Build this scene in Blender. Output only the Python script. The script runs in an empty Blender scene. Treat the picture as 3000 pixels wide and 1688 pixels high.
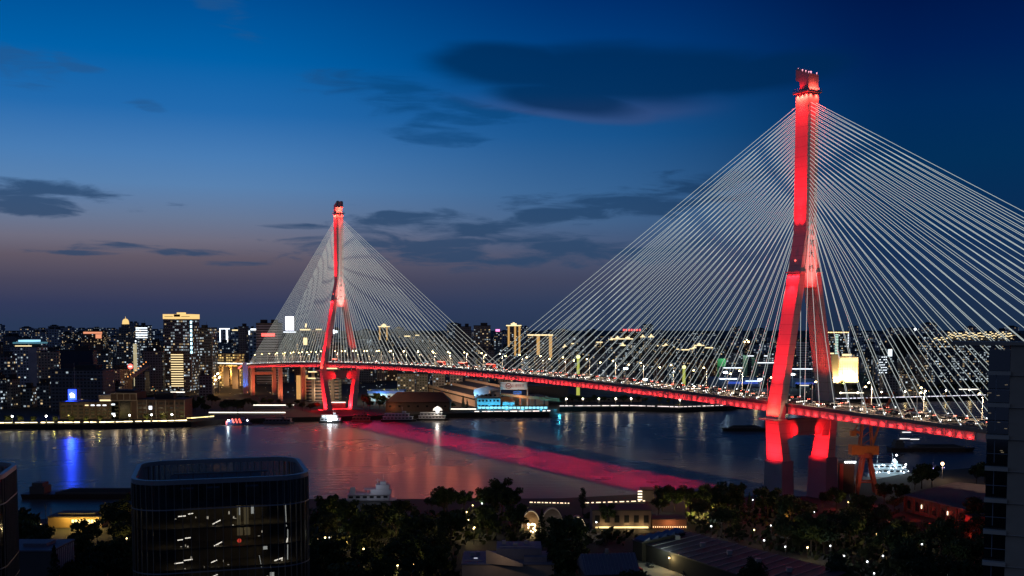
import bpy, bmesh, math, random
from mathutils import Vector, Matrix, noise as mnoise
R = math.radians
sc = bpy.context.scene
col = sc.collection
rnd = random.Random(7)

# ---------------------------------------------------------------- camera
F, PITCH, CY, CAMH = 3008.4, -0.0586, 1129.85, 87.18       # focal length and principal point in 3000x1688 pixels
cd = bpy.data.cameras.new('camera'); cam = bpy.data.objects.new('camera', cd); col.objects.link(cam)
cam.location = (0, 0, CAMH); cam.rotation_euler = (math.pi/2 + PITCH, 0, 0)
cd.sensor_width = 36; cd.lens = F/3000*36; cd.shift_y = (CY-844)/3000
cd.clip_start = 1; cd.clip_end = 40000
sc.camera = cam

def ray(px, py):
    x, y, z = (px-1500)/F, 1.0, -(py-CY)/F
    c, s = math.cos(PITCH), math.sin(PITCH)
    return Vector((x, y*c - z*s, y*s + z*c))
def at(px, py, Y):                      # the point a pixel shows at distance Y
    d = ray(px, py); k = Y/d.y
    return Vector((d.x*k, Y, CAMH + d.z*k))
def ground(px, py, z=0.0):              # the point a pixel shows on a level at height z
    d = ray(px, py); k = (z-CAMH)/d.z
    return Vector((d.x*k, d.y*k, z))
def proj(p):
    X, Y, Z = p[0], p[1], p[2]-CAMH
    c, s = math.cos(PITCH), math.sin(PITCH)
    d = Y*c + Z*s; v = -Y*s + Z*c
    return 1500 + F*X/d, CY - F*v/d

# ---------------------------------------------------------------- tagging
ALL = []
def tag(o, label, cat=None, group=None, kind=None):
    if label: o['label'] = label
    if cat: o['category'] = cat
    if group: o['group'] = group
    if kind: o['kind'] = kind
    return o
def thing(name, label, cat, loc=(0, 0, 0), rz=0.0, group=None):
    o = bpy.data.objects.new(name, None); col.objects.link(o)
    o.location = loc; o.rotation_euler = (0, 0, rz); o.empty_display_size = 1
    return tag(o, label, cat, group)
def copy_tree(o, parent=None):
    kids = KIDS.get(o.name, [])
    c = o.copy(); col.objects.link(c)
    if parent is not None: c.parent = parent
    KIDS[c.name] = []
    for ch in kids:
        KIDS[c.name].append(copy_tree(ch, c))
    return c
KIDS = {}

class MB:
    """collects shapes and links them as ONE mesh object"""
    def __init__(s): s.v = []; s.f = []; s.mi = []; s.m = 0
    def add(s, vs, fs):
        n = len(s.v); s.v += [Vector(p) for p in vs]
        for f in fs: s.f.append([i+n for i in f]); s.mi.append(s.m)
        return s
    def hexa(s, a, b):                  # two rings of equal length, joined and capped
        n = len(a)
        return s.add(list(a)+list(b), [list(range(n))[::-1], list(range(n, 2*n))] + [[i, (i+1) % n, n+(i+1) % n, n+i] for i in range(n)])
    def box(s, c, d, rz=0.0):
        x, y, z = d[0]/2, d[1]/2, d[2]/2; co, si = math.cos(rz), math.sin(rz)
        q = [(-x, -y), (x, -y), (x, y), (-x, y)]
        q = [(c[0]+a*co-b*si, c[1]+a*si+b*co) for a, b in q]
        return s.hexa([(a, b, c[2]-z) for a, b in q], [(a, b, c[2]+z) for a, b in q])
    def box0(s, x0, x1, y0, y1, z0, z1): return s.box(((x0+x1)/2, (y0+y1)/2, (z0+z1)/2), (x1-x0, y1-y0, z1-z0))
    def tube(s, p, q, r, r2=None, n=6):
        p, q = Vector(p), Vector(q); r2 = r if r2 is None else r2
        d = (q-p).normalized(); t = Vector((0, 0, 1)) if abs(d.z) < .9 else Vector((1, 0, 0))
        e1 = d.cross(t).normalized(); e2 = d.cross(e1)
        ring = lambda c, rr: [c + (e1*math.cos(2*math.pi*i/n) + e2*math.sin(2*math.pi*i/n))*rr for i in range(n)]
        return s.hexa(ring(p, r), ring(q, r2))
    def beam(s, p, q, w, h):            # rectangular bar
        p, q = Vector(p), Vector(q); d = (q-p).normalized(); t = Vector((0, 0, 1)) if abs(d.z) < .95 else Vector((1, 0, 0))
        e1 = d.cross(t).normalized()*w/2; e2 = d.cross(e1).normalized()*h/2
        k = lambda c: [c-e1-e2, c+e1-e2, c+e1+e2, c-e1+e2]
        return s.hexa(k(p), k(q))
    def prism(s, poly, f0, f1):         # poly of 2-tuples; f0/f1 map a tuple to a 3-D point
        return s.hexa([f0(p) for p in poly], [f1(p) for p in poly])
    def ball(s, c, r, n=8, m=5, sz=1.0):
        vs = [(c[0], c[1], c[2]-r*sz)]; fs = []
        for j in range(1, m):
            t = math.pi*j/m
            for i in range(n):
                a = 2*math.pi*i/n; vs.append((c[0]+r*math.sin(t)*math.cos(a), c[1]+r*math.sin(t)*math.sin(a), c[2]-r*sz*math.cos(t)))
        vs.append((c[0], c[1], c[2]+r*sz)); L = len(vs)-1
        for i in range(n):
            fs.append([0, 1+(i+1) % n, 1+i]); fs.append([L, L-n+i, L-n+(i+1) % n])
            for j in range(m-2): fs.append([1+j*n+i, 1+j*n+(i+1) % n, 1+(j+1)*n+(i+1) % n, 1+(j+1)*n+i])
        return s.add(vs, fs)
    def mesh(s, name, mats, smooth=False, recalc=True):
        me = bpy.data.meshes.new(name)
        me.from_pydata([tuple(p) for p in s.v], [], s.f)
        for m in (mats if isinstance(mats, (list, tuple)) else [mats]): me.materials.append(m)
        for p, i in zip(me.polygons, s.mi): p.material_index = i; p.use_smooth = smooth
        if recalc:
            bm = bmesh.new(); bm.from_mesh(me); bmesh.ops.recalc_face_normals(bm, faces=bm.faces); bm.to_mesh(me); bm.free()
        me.update(); return me
    def build(s, name, mats, parent=None, smooth=False, recalc=True):
        o = bpy.data.objects.new(name, s.mesh(name, mats, smooth, recalc)); col.objects.link(o)
        if parent is not None:
            o.parent = parent; KIDS.setdefault(parent.name, []).append(o)
        return o

def text_into(mb, body, origin, ex, ey, size, ez=None, depth=.0):
    """lettering as mesh: flat glyphs laid on origin + x*ex + y*ey"""
    cu = bpy.data.curves.new('t', 'FONT'); cu.body = body; cu.size = size; cu.align_x = 'CENTER'; cu.align_y = 'CENTER'; cu.extrude = depth
    ob = bpy.data.objects.new('t', cu); col.objects.link(ob)
    dg = bpy.context.evaluated_depsgraph_get(); me = bpy.data.meshes.new_from_object(ob.evaluated_get(dg))
    ez = ez or Vector(ex).cross(Vector(ey))
    mb.add([Vector(origin) + Vector(ex)*v.co.x + Vector(ey)*v.co.y + Vector(ez)*v.co.z for v in me.vertices], [list(p.vertices) for p in me.polygons])
    bpy.data.objects.remove(ob); bpy.data.curves.remove(cu); bpy.data.meshes.remove(me)

# ---------------------------------------------------------------- materials
def srgb(r, g, b):
    f = lambda c: c/255/12.92 if c/255 <= .04045 else ((c/255+.055)/1.055)**2.4
    return (f(r), f(g), f(b), 1)
class NT:
    def __init__(s, tree): s.t = tree; s.t.nodes.clear()
    def n(s, typ, **kw):
        nd = s.t.nodes.new(typ)
        for k, v in kw.items():
            if k.startswith('i_'):
                nd.inputs[k[2:].replace('_', ' ')].default_value = v
            elif hasattr(nd, k): setattr(nd, k, v)
        return nd
    def l(s, a, b): s.t.links.new(a, b)
    def math(s, op, a, b=None, c=None, clamp=False):
        nd = s.t.nodes.new('ShaderNodeMath'); nd.operation = op; nd.use_clamp = clamp
        for i, x in enumerate((a, b, c)):
            if x is None: continue
            if isinstance(x, (int, float)): nd.inputs[i].default_value = x
            else: s.l(x, nd.inputs[i])
        return nd.outputs[0]
    def mix(s, f, a, b, mode='MIX'):
        nd = s.t.nodes.new('ShaderNodeMix'); nd.data_type = 'RGBA'; nd.blend_type = mode
        for i, x in ((0, f), (6, a), (7, b)):
            if isinstance(x, (int, float, tuple, list)): nd.inputs[i].default_value = x
            else: s.l(x, nd.inputs[i])
        return nd.outputs[2]
    def ss(s, x, a, b):                 # smoothstep
        nd = s.t.nodes.new('ShaderNodeMapRange'); nd.interpolation_type = 'SMOOTHSTEP'
        s.l(x, nd.inputs[0]); nd.inputs[1].default_value = a; nd.inputs[2].default_value = b
        return nd.outputs[0]
MATS = {}
def mat(name, color=(.3, .3, .3), rough=.7, metal=0.0, emit=None, es=0.0, var=.25, vs=.2, bump=0.0, spec=.4):
    if name in MATS: return MATS[name]
    m = bpy.data.materials.new(name); m.use_nodes = True; t = NT(m.node_tree)
    out = t.n('ShaderNodeOutputMaterial'); b = t.n('ShaderNodeBsdfPrincipled')
    t.l(b.outputs[0], out.inputs[0])
    b.inputs['Roughness'].default_value = rough; b.inputs['Metallic'].default_value = metal; b.inputs['Specular IOR Level'].default_value = spec
    c = tuple(color)[:3]+(1,)
    if var > 0:
        tc = t.n('ShaderNodeTexCoord'); nz = t.n('ShaderNodeTexNoise'); nz.inputs['Scale'].default_value = vs; nz.inputs['Detail'].default_value = 5
        t.l(tc.outputs['Object'], nz.inputs['Vector'])
        k = t.math('MULTIPLY_ADD', nz.outputs['Fac'], 2*var, 1-var)
        cc = t.n('ShaderNodeCombineColor')
        for i in range(3): t.l(t.math('MULTIPLY', k, c[i]), cc.inputs[i])
        t.l(cc.outputs[0], b.inputs['Base Color'])
        if bump > 0:
            bp = t.n('ShaderNodeBump'); bp.inputs['Strength'].default_value = bump; t.l(nz.outputs['Fac'], bp.inputs['Height']); t.l(bp.outputs[0], b.inputs['Normal'])
    else: b.inputs['Base Color'].default_value = c
    if emit is not None:
        b.inputs['Emission Color'].default_value = tuple(emit)[:3]+(1,); b.inputs['Emission Strength'].default_value = es
    MATS[name] = m; return m
def glow(name, color, es):              # a lamp, a lit sign, a lit pane: emits
    m = mat(name, (.2, .2, .2), .6, emit=color, es=es, var=0)
    m.cycles.emission_sampling = 'NONE'
    return m

def windows(name, wall=(.03, .03, .035), cw=3.2, ch=3.2, density=.12, warm=.5, es=1.6, fx=.62, fy=.5, glass=(.02, .025, .03), cool=(.75, .9, 1), warmc=(1, .72, .38), band=0.0):
    """facade with storeys of windows; a random few rooms are lit"""
    wall = tuple(c*3.6 for c in wall); density *= 1.9; es *= .47
    m = bpy.data.materials.new(name); m.use_nodes = True; t = NT(m.node_tree)
    out = t.n('ShaderNodeOutputMaterial'); b = t.n('ShaderNodeBsdfPrincipled'); t.l(b.outputs[0], out.inputs[0])
    tc = t.n('ShaderNodeTexCoord'); sp = t.n('ShaderNodeSeparateXYZ'); t.l(tc.outputs['Object'], sp.inputs[0])
    sn = t.n('ShaderNodeSeparateXYZ'); t.l(tc.outputs['Normal'], sn.inputs[0])
    ax = t.math('ABSOLUTE', sn.outputs[0]); ay = t.math('ABSOLUTE', sn.outputs[1]); az = t.math('ABSOLUTE', sn.outputs[2])
    side = t.math('GREATER_THAN', ax, ay)
    u = t.math('ADD', t.math('MULTIPLY', side, sp.outputs[1]), t.math('MULTIPLY', t.math('SUBTRACT', 1.0, side), sp.outputs[0]))
    u = t.math('MULTIPLY', t.math('ADD', u, 500.0), 1/cw); v = t.math('MULTIPLY', t.math('ADD', sp.outputs[2], .4), 1/ch)
    fu = t.math('FRACT', u); fv = t.math('FRACT', v); iu = t.math('FLOOR', u); iv = t.math('FLOOR', v)
    inu = t.math('MULTIPLY', t.math('GREATER_THAN', fu, (1-fx)/2), t.math('LESS_THAN', fu, (1+fx)/2))
    inv = t.math('MULTIPLY', t.math('GREATER_THAN', fv, (1-fy)/2), t.math('LESS_THAN', fv, (1+fy)/2))
    win = t.math('MULTIPLY', t.math('MULTIPLY', inu, inv), t.math('LESS_THAN', az, .5))
    oi = t.n('ShaderNodeObjectInfo')
    cv = t.n('ShaderNodeCombineXYZ'); t.l(iu, cv.inputs[0]); t.l(iv, cv.inputs[1]); t.l(t.math('ADD', t.math('MULTIPLY', oi.outputs['Random'], 371.0), t.math('MULTIPLY', side, 17.0)), cv.inputs[2])
    wn = t.n('ShaderNodeTexWhiteNoise', noise_dimensions='3D'); t.l(cv.outputs[0], wn.inputs['Vector'])
    cl = t.n('ShaderNodeTexNoise'); cl.inputs['Scale'].default_value = .35; t.l(cv.outputs[0], cl.inputs['Vector'])
    dens = t.math('MULTIPLY', t.ss(cl.outputs['Fac'], .3, .7), density*1.9)
    lit = t.math('MULTIPLY', t.math('LESS_THAN', wn.outputs['Value'], dens), win)
    sc_ = t.n('ShaderNodeSeparateColor'); t.l(wn.outputs['Color'], sc_.inputs[0])
    colr = t.mix(t.math('LESS_THAN', sc_.outputs[1], warm), tuple(cool)+(1,), tuple(warmc)+(1,))
    st = t.math('MULTIPLY', lit, t.math('MULTIPLY_ADD', t.math('POWER', sc_.outputs[2], 2.0), es*1.4, es*.25))
    t.l(colr, b.inputs['Emission Color']); t.l(st, b.inputs['Emission Strength'])
    nz = t.n('ShaderNodeTexNoise'); nz.inputs['Scale'].default_value = .08; t.l(tc.outputs['Object'], nz.inputs['Vector'])
    wc = t.mix(nz.outputs['Fac'], tuple(c*.7 for c in wall)+(1,), tuple(c*1.3 for c in wall)+(1,))
    t.l(t.mix(win, wc, tuple(glass)+(1,)), b.inputs['Base Color'])
    t.l(t.math('MULTIPLY_ADD', win, -.45, .75), b.inputs['Roughness']); b.inputs['Specular IOR Level'].default_value = .3
    m.cycles.emission_sampling = 'NONE'
    MATS[name] = m; return m

# ---------------------------------------------------------------- sky: dusk gradient by direction, with bands of cloud
def build_world():
    w = bpy.data.worlds.new('World'); sc.world = w; w.use_nodes = True; t = NT(w.node_tree)
    out = t.n('ShaderNodeOutputWorld'); bg = t.n('ShaderNodeBackground'); t.l(bg.outputs[0], out.inputs[0])
    tc = t.n('ShaderNodeTexCoord'); sp = t.n('ShaderNodeSeparateXYZ'); t.l(tc.outputs['Generated'], sp.inputs[0])
    el = t.math('MULTIPLY', t.math('ARCSINE', sp.outputs[2]), 180/math.pi)
    azm = t.math('MULTIPLY', t.math('ARCTAN2', sp.outputs[0], sp.outputs[1]), 180/math.pi)
    ely = lambda y: math.degrees(math.atan((CY-y)/F) + PITCH)
    def ramp(stops):
        nd = t.n('ShaderNodeValToRGB'); cr = nd.color_ramp; cr.interpolation = 'LINEAR'
        stops = sorted((max(0.0, min(1.0, ely(y)/40 if y is not None else 1.0)), c) for y, c in stops)
        while len(cr.elements) < len(stops): cr.elements.new(.5)
        for e, (p, c) in zip(cr.elements, stops): e.position = p; e.color = srgb(*c)
        t.l(t.math('DIVIDE', el, 40.0), nd.inputs[0]); return nd.outputs[0]
    left = ramp([(950, (41, 56, 86)), (895, (50, 58, 90)), (830, (72, 70, 92)), (765, (97, 88, 102)), (715, (110, 108, 126)), (650, (103, 120, 150)), (560, (88, 129, 176)), (480, (72, 124, 180)), (350, (34, 106, 174)), (200, (0, 96, 168)), (0, (0, 76, 146)), (None, (0, 26, 66))])
    midd = ramp([(950, (42, 57, 86)), (890, (48, 62, 92)), (820, (64, 70, 96)), (750, (74, 84, 112)), (650, (66, 98, 138)), (560, (54, 98, 146)), (400, (24, 84, 142)), (200, (0, 64, 128)), (0, (0, 46, 108)), (None, (0, 18, 52))])
    right = ramp([(950, (26, 44, 70)), (880, (27, 46, 76)), (800, (24, 47, 82)), (650, (8, 44, 84)), (500, (2, 46, 88)), (350, (0, 42, 90)), (200, (0, 31, 84)), (0, (0, 20, 70)), (None, (0, 10, 36))])
    c = t.mix(t.ss(azm, -17.0, 7.0), left, midd); c = t.mix(t.ss(azm, 4.0, 21.0), c, right)
    # clouds: flattened patches in (azimuth, elevation), torn by noise
    cv = t.n('ShaderNodeCombineXYZ'); t.l(t.math('MULTIPLY', azm, .28), cv.inputs[0]); t.l(t.math('MULTIPLY', el, 1.5), cv.inputs[1])
    n1 = t.n('ShaderNodeTexNoise'); n1.inputs['Scale'].default_value = .9; n1.inputs['Detail'].default_value = 7; n1.inputs['Roughness'].default_value = .58; n1.inputs['Distortion'].default_value = .5; t.l(cv.outputs[0], n1.inputs['Vector'])
    n2 = t.n('ShaderNodeTexNoise'); n2.inputs['Scale'].default_value = .35; n2.inputs['Detail'].default_value = 3; t.l(cv.outputs[0], n2.inputs['Vector'])
    def blob(px, py, rx, ry, tilt=0.0):
        a0 = math.degrees(math.atan((px-1500)/F)); e0 = ely(py)
        a = t.math('SUBTRACT', azm, a0); e = t.math('SUBTRACT', t.math('SUBTRACT', el, e0), t.math('MULTIPLY', a, tilt))
        a = t.math('DIVIDE', a, rx/52.5); e = t.math('DIVIDE', e, ry/52.5)
        return t.math('SUBTRACT', 1.0, t.math('SQRT', t.math('ADD', t.math('MULTIPLY', a, a), t.math('MULTIPLY', e, e))))
    def union(bl):
        o = bl[0]
        for b in bl[1:]: o = t.math('MAXIMUM', o, b)
        return o
    # torn streaks
    st = union([blob(60, 600, 330, 46, -.06), blob(60, 640, 260, 26, -.04), blob(330, 740, 190, 16, 0), blob(560, 748, 180, 14), blob(250, 757, 150, 10), blob(880, 672, 130, 12), blob(700, 745, 110, 14), blob(1500, 735, 780, 60, 0), blob(1780, 610, 420, 60, .05), blob(1270, 660, 330, 55), blob(700, 780, 110, 12), blob(1330, 765, 300, 22), blob(2000, 570, 300, 70, .1)])
    f1 = t.ss(t.math('ADD', t.math('MULTIPLY', t.math('MINIMUM', st, .55), .75), t.math('MULTIPLY_ADD', n1.outputs['Fac'], 2.0, -1.0)), .06, .50)
    so_ = union([blob(1150, 275, 300, 60, -.15), blob(1330, 330, 260, 50, -.1), blob(1280, 392, 190, 38, -.08), blob(80, 262, 170, 60, -.15), blob(240, 250, 80, 28, -.2), blob(455, 350, 60, 20, -.15), blob(650, 40, 120, 60, -.5)])
    f3 = t.ss(t.math('ADD', t.math('MINIMUM', so_, .5), t.math('MULTIPLY_ADD', n1.outputs['Fac'], 2.4, -1.25)), .0, .7)
    # the long lens cloud
    le = union([blob(1880, 225, 560, 100, -.02), blob(1500, 195, 300, 75, -.1), blob(2250, 235, 320, 70, .12), blob(1650, 290, 260, 50, -.12)])
    ln = t.math('ADD', le, t.math('MULTIPLY_ADD', n2.outputs['Fac'], .7, -.35)); f2 = t.ss(ln, -.02, .5)
    cloudc = t.mix(t.ss(el, 2.0, 14.0), srgb(40, 70, 104), srgb(2, 50, 96))
    cloudc = t.mix(t.ss(azm, 6.0, 20.0), cloudc, srgb(4, 34, 70))
    # faint afterglow on the belly of the lens cloud
    rim = t.math('MULTIPLY', t.math('MULTIPLY', t.ss(ln, -.30, .02), t.math('MULTIPLY', t.ss(el, 12.7, 11.4), t.math('SUBTRACT', 1.0, t.ss(azm, 7.0, 13.0)))), .36)
    c = t.mix(t.math('MULTIPLY', f3, .55), c, t.mix(t.ss(azm, -14.0, -6.0), srgb(36, 84, 136), srgb(4, 62, 112)))
    c = t.mix(rim, c, srgb(70, 74, 112))
    c = t.mix(t.math('MULTIPLY', f2, .76), c, srgb(0, 40, 82))
    c = t.mix(t.math('MULTIPLY', f1, .78), c, cloudc)
    # light drops off behind the camera
    back = t.ss(sp.outputs[1], -.6, .35)
    c = t.mix(back, srgb(44, 56, 84), c)
    t.l(c, bg.inputs[0]); bg.inputs[1].default_value = 1.0
build_world()

def lamp(kind, name, loc, color, power, target=None, size=.3, cone=40, blend=.5, sx=None, sy=None, spread=180):
    l = bpy.data.lights.new(name, kind); o = bpy.data.objects.new(name, l); col.objects.link(o)
    l.color = color; l.energy = power; o.location = loc
    if kind == 'SPOT': l.spot_size = R(cone); l.spot_blend = blend; l.shadow_soft_size = size
    elif kind == 'POINT': l.shadow_soft_size = size
    elif kind == 'AREA':
        l.shape = 'RECTANGLE'; l.size = sx; l.size_y = sy; l.spread = R(spread)
    if target is not None:
        o.rotation_euler = (Vector(target)-Vector(loc)).to_track_quat('-Z', 'Y').to_euler()
    return o
RED = (1, .007, .012)
# ---------------------------------------------------------------- water, banks
def make_water():
    m = bpy.data.materials.new('river_water'); m.use_nodes = True; t = NT(m.node_tree)
    out = t.n('ShaderNodeOutputMaterial'); b = t.n('ShaderNodeBsdfGlossy'); df = t.n('ShaderNodeBsdfDiffuse'); df.inputs['Color'].default_value = (.085, .075, .07, 1)
    fr = t.n('ShaderNodeFresnel'); fr.inputs['IOR'].default_value = 1.33; mx = t.n('ShaderNodeMixShader'); t.l(t.math('MULTIPLY', fr.outputs[0], .50), mx.inputs[0]); t.l(df.outputs[0], mx.inputs[1]); t.l(b.outputs[0], mx.inputs[2]); t.l(mx.outputs[0], out.inputs[0])
    tc = t.n('ShaderNodeTexCoord'); mp = t.n('ShaderNodeMapping'); mp.inputs['Scale'].default_value = (.05, .2, .2); mp.inputs['Rotation'].default_value = (0, 0, R(-12)); t.l(tc.outputs['Object'], mp.inputs[0])
    n1 = t.n('ShaderNodeTexNoise'); n1.inputs['Scale'].default_value = 1.0; n1.inputs['Detail'].default_value = 4; n1.inputs['Roughness'].default_value = .6; t.l(mp.outputs[0], n1.inputs['Vector'])
    n2 = t.n('ShaderNodeTexNoise'); n2.inputs['Scale'].default_value = .012; n2.inputs['Detail'].default_value = 4; t.l(tc.outputs['Object'], n2.inputs['Vector'])
    bp = t.n('ShaderNodeBump'); bp.inputs['Strength'].default_value = .45; bp.inputs['Distance'].default_value = .5; t.l(n1.outputs['Fac'], bp.inputs['Height'])
    t.l(bp.outputs[0], b.inputs['Normal']); t.l(bp.outputs[0], fr.inputs['Normal'])
    t.l(t.math('MULTIPLY_ADD', n2.outputs['Fac'], .16, .20), b.inputs['Roughness'])
    mb = MB(); mb.add([(-9000, -600, 0), (9000, -600, 0), (9000, 3200, 0), (-9000, 3200, 0)], [[0, 1, 2, 3]])
    tag(mb.build('river_water', m, recalc=False), 'dark rippled river under the bridge', kind='structure')
make_water()

def sheet(name, pts, z, depth, m, label):
    from mathutils.geometry import tessellate_polygon
    n = len(pts); mb = MB()
    tris = tessellate_polygon([[Vector((p[0], p[1], 0)) for p in pts]])
    top = [(p[0], p[1], z) for p in pts]
    mb.add(top, [list(t) for t in tris])
    mb.add(top + [(p[0], p[1], z-depth) for p in pts], [[i, (i+1) % n, n+(i+1) % n, n+i] for i in range(n)])
    return tag(mb.build(name, m), label, kind='structure')
soil = mat('bank_soil', (.016, .017, .015), .9, vs=.02, var=.5)
FARSHORE = [(-500, 1272), (0, 1259), (300, 1257), (560, 1251), (640, 1244), (830, 1238), (1000, 1234), (1350, 1224), (1610, 1222), (1640, 1206), (1850, 1205), (1990, 1209), (2130, 1204), (2160, 1199), (2450, 1183), (2700, 1177), (2900, 1171), (3500, 1160)]
fs = [ground(*p) for p in FARSHORE]
sheet('far_bank', [(-9000, fs[0].y)] + [(p.x, p.y) for p in fs] + [(9000, fs[-1].y), (9000, 16000), (-9000, 16000)], 4.4, 6, soil, 'dark ground of the far bank with its embankment')
NEARSHORE = [(-300, 1570), (110, 1549), (340, 1526), (620, 1503), (920, 1486), (1370, 1486), (1640, 1484), (1900, 1470), (2150, 1478), (2380, 1478), (2470, 1446), (2650, 1408), (2900, 1386), (3400, 1370)]
ns = [ground(*p) for p in NEARSHORE]
sheet('near_bank', [(-3000, ns[0].y)] + [(p.x, p.y) for p in ns] + [(3000, ns[-1].y), (3000, -500), (-3000, -500)], 4.0, 6, soil, 'dark ground of the near riverside park')

# ---------------------------------------------------------------- the bridge
NEAR = Vector((137.82, 486.42, 0)); U = Vector((.50887, -.86084, 0)); V = Vector((-.86084, -.50887, 0)); SPAN = 602
def P(s, w, z): return NEAR + U*s + V*w + Vector((0, 0, z))
def zb(s): return 50.6 - 4.1*((s+301)/301)**2
S0, S1 = -864.0, 265.5

def pylon_paint():
    m = bpy.data.materials.new('pylon_concrete'); m.use_nodes = True; t = NT(m.node_tree)
    out = t.n('ShaderNodeOutputMaterial'); b = t.n('ShaderNodeBsdfPrincipled'); t.l(b.outputs[0], out.inputs[0]); b.inputs['Roughness'].default_value = .75
    tc = t.n('ShaderNodeTexCoord'); sp = t.n('ShaderNodeSeparateXYZ'); t.l(tc.outputs['Object'], sp.inputs[0])
    fr = t.math('FRACT', t.math('DIVIDE', sp.outputs[2], 4.6)); line = t.math('LESS_THAN', fr, .05)
    nz = t.n('ShaderNodeTexNoise'); nz.inputs['Scale'].default_value = .25; nz.inputs['Detail'].default_value = 6; t.l(tc.outputs['Object'], nz.inputs['Vector'])
    mp = t.n('ShaderNodeMapping'); mp.inputs['Scale'].default_value = (1.5, 1.5, .08); t.l(tc.outputs['Object'], mp.inputs[0])
    ns_ = t.n('ShaderNodeTexNoise'); ns_.inputs['Scale'].default_value = 1; ns_.inputs['Detail'].default_value = 4; t.l(mp.outputs[0], ns_.inputs['Vector'])
    k = t.math('ADD', t.math('MULTIPLY', nz.outputs['Fac'], .25), t.math('MULTIPLY', ns_.outputs['Fac'], .35))
    c = t.mix(k, (.30, .27, .26, 1), (.52, .47, .45, 1)); c = t.mix(t.math('MULTIPLY', line, .55), c, (.16, .12, .11, 1))
    t.l(c, b.inputs['Base Color']); return m
pc = pylon_paint()
dark_conc = mat('dark_concrete', (.17, .18, .22), .85, vs=.1)
pale_panel = mat('pale_stone_panel', (.62, .5, .46), .6, vs=.4, var=.15)
ink = mat('dark_green_lettering', (.015, .03, .02), .5, var=0)
girder_red = mat('girder_paint', (.42, .36, .35), .55, vs=.5, var=.25)
asphalt = mat('asphalt', (.05, .05, .05), .8, vs=.3)
kerb = mat('kerb_concrete', (.12, .12, .125), .8)
white_paint = mat('white_road_paint', (.7, .7, .68), .7)
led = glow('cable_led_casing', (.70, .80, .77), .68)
steel = mat('galvanised_steel', (.32, .33, .34), .5, metal=.3)
red_bulb = glow('red_beacon_lens', (1, .10, .08), 3)
pink_bulb = glow('pink_beacon_lens', (1, .38, .5), 2.2)
white_bulb = glow('white_lamp_lens', (.85, .93, 1), 14)
sodium = glow('amber_lamp_lens', (1, .74, .30), 22)

bridge = thing('cable_stayed_bridge', 'long cable stayed bridge with two red lit pylons and white lit cables over the river', 'bridge', NEAR)
bridge.location = (0, 0, 0)

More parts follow.
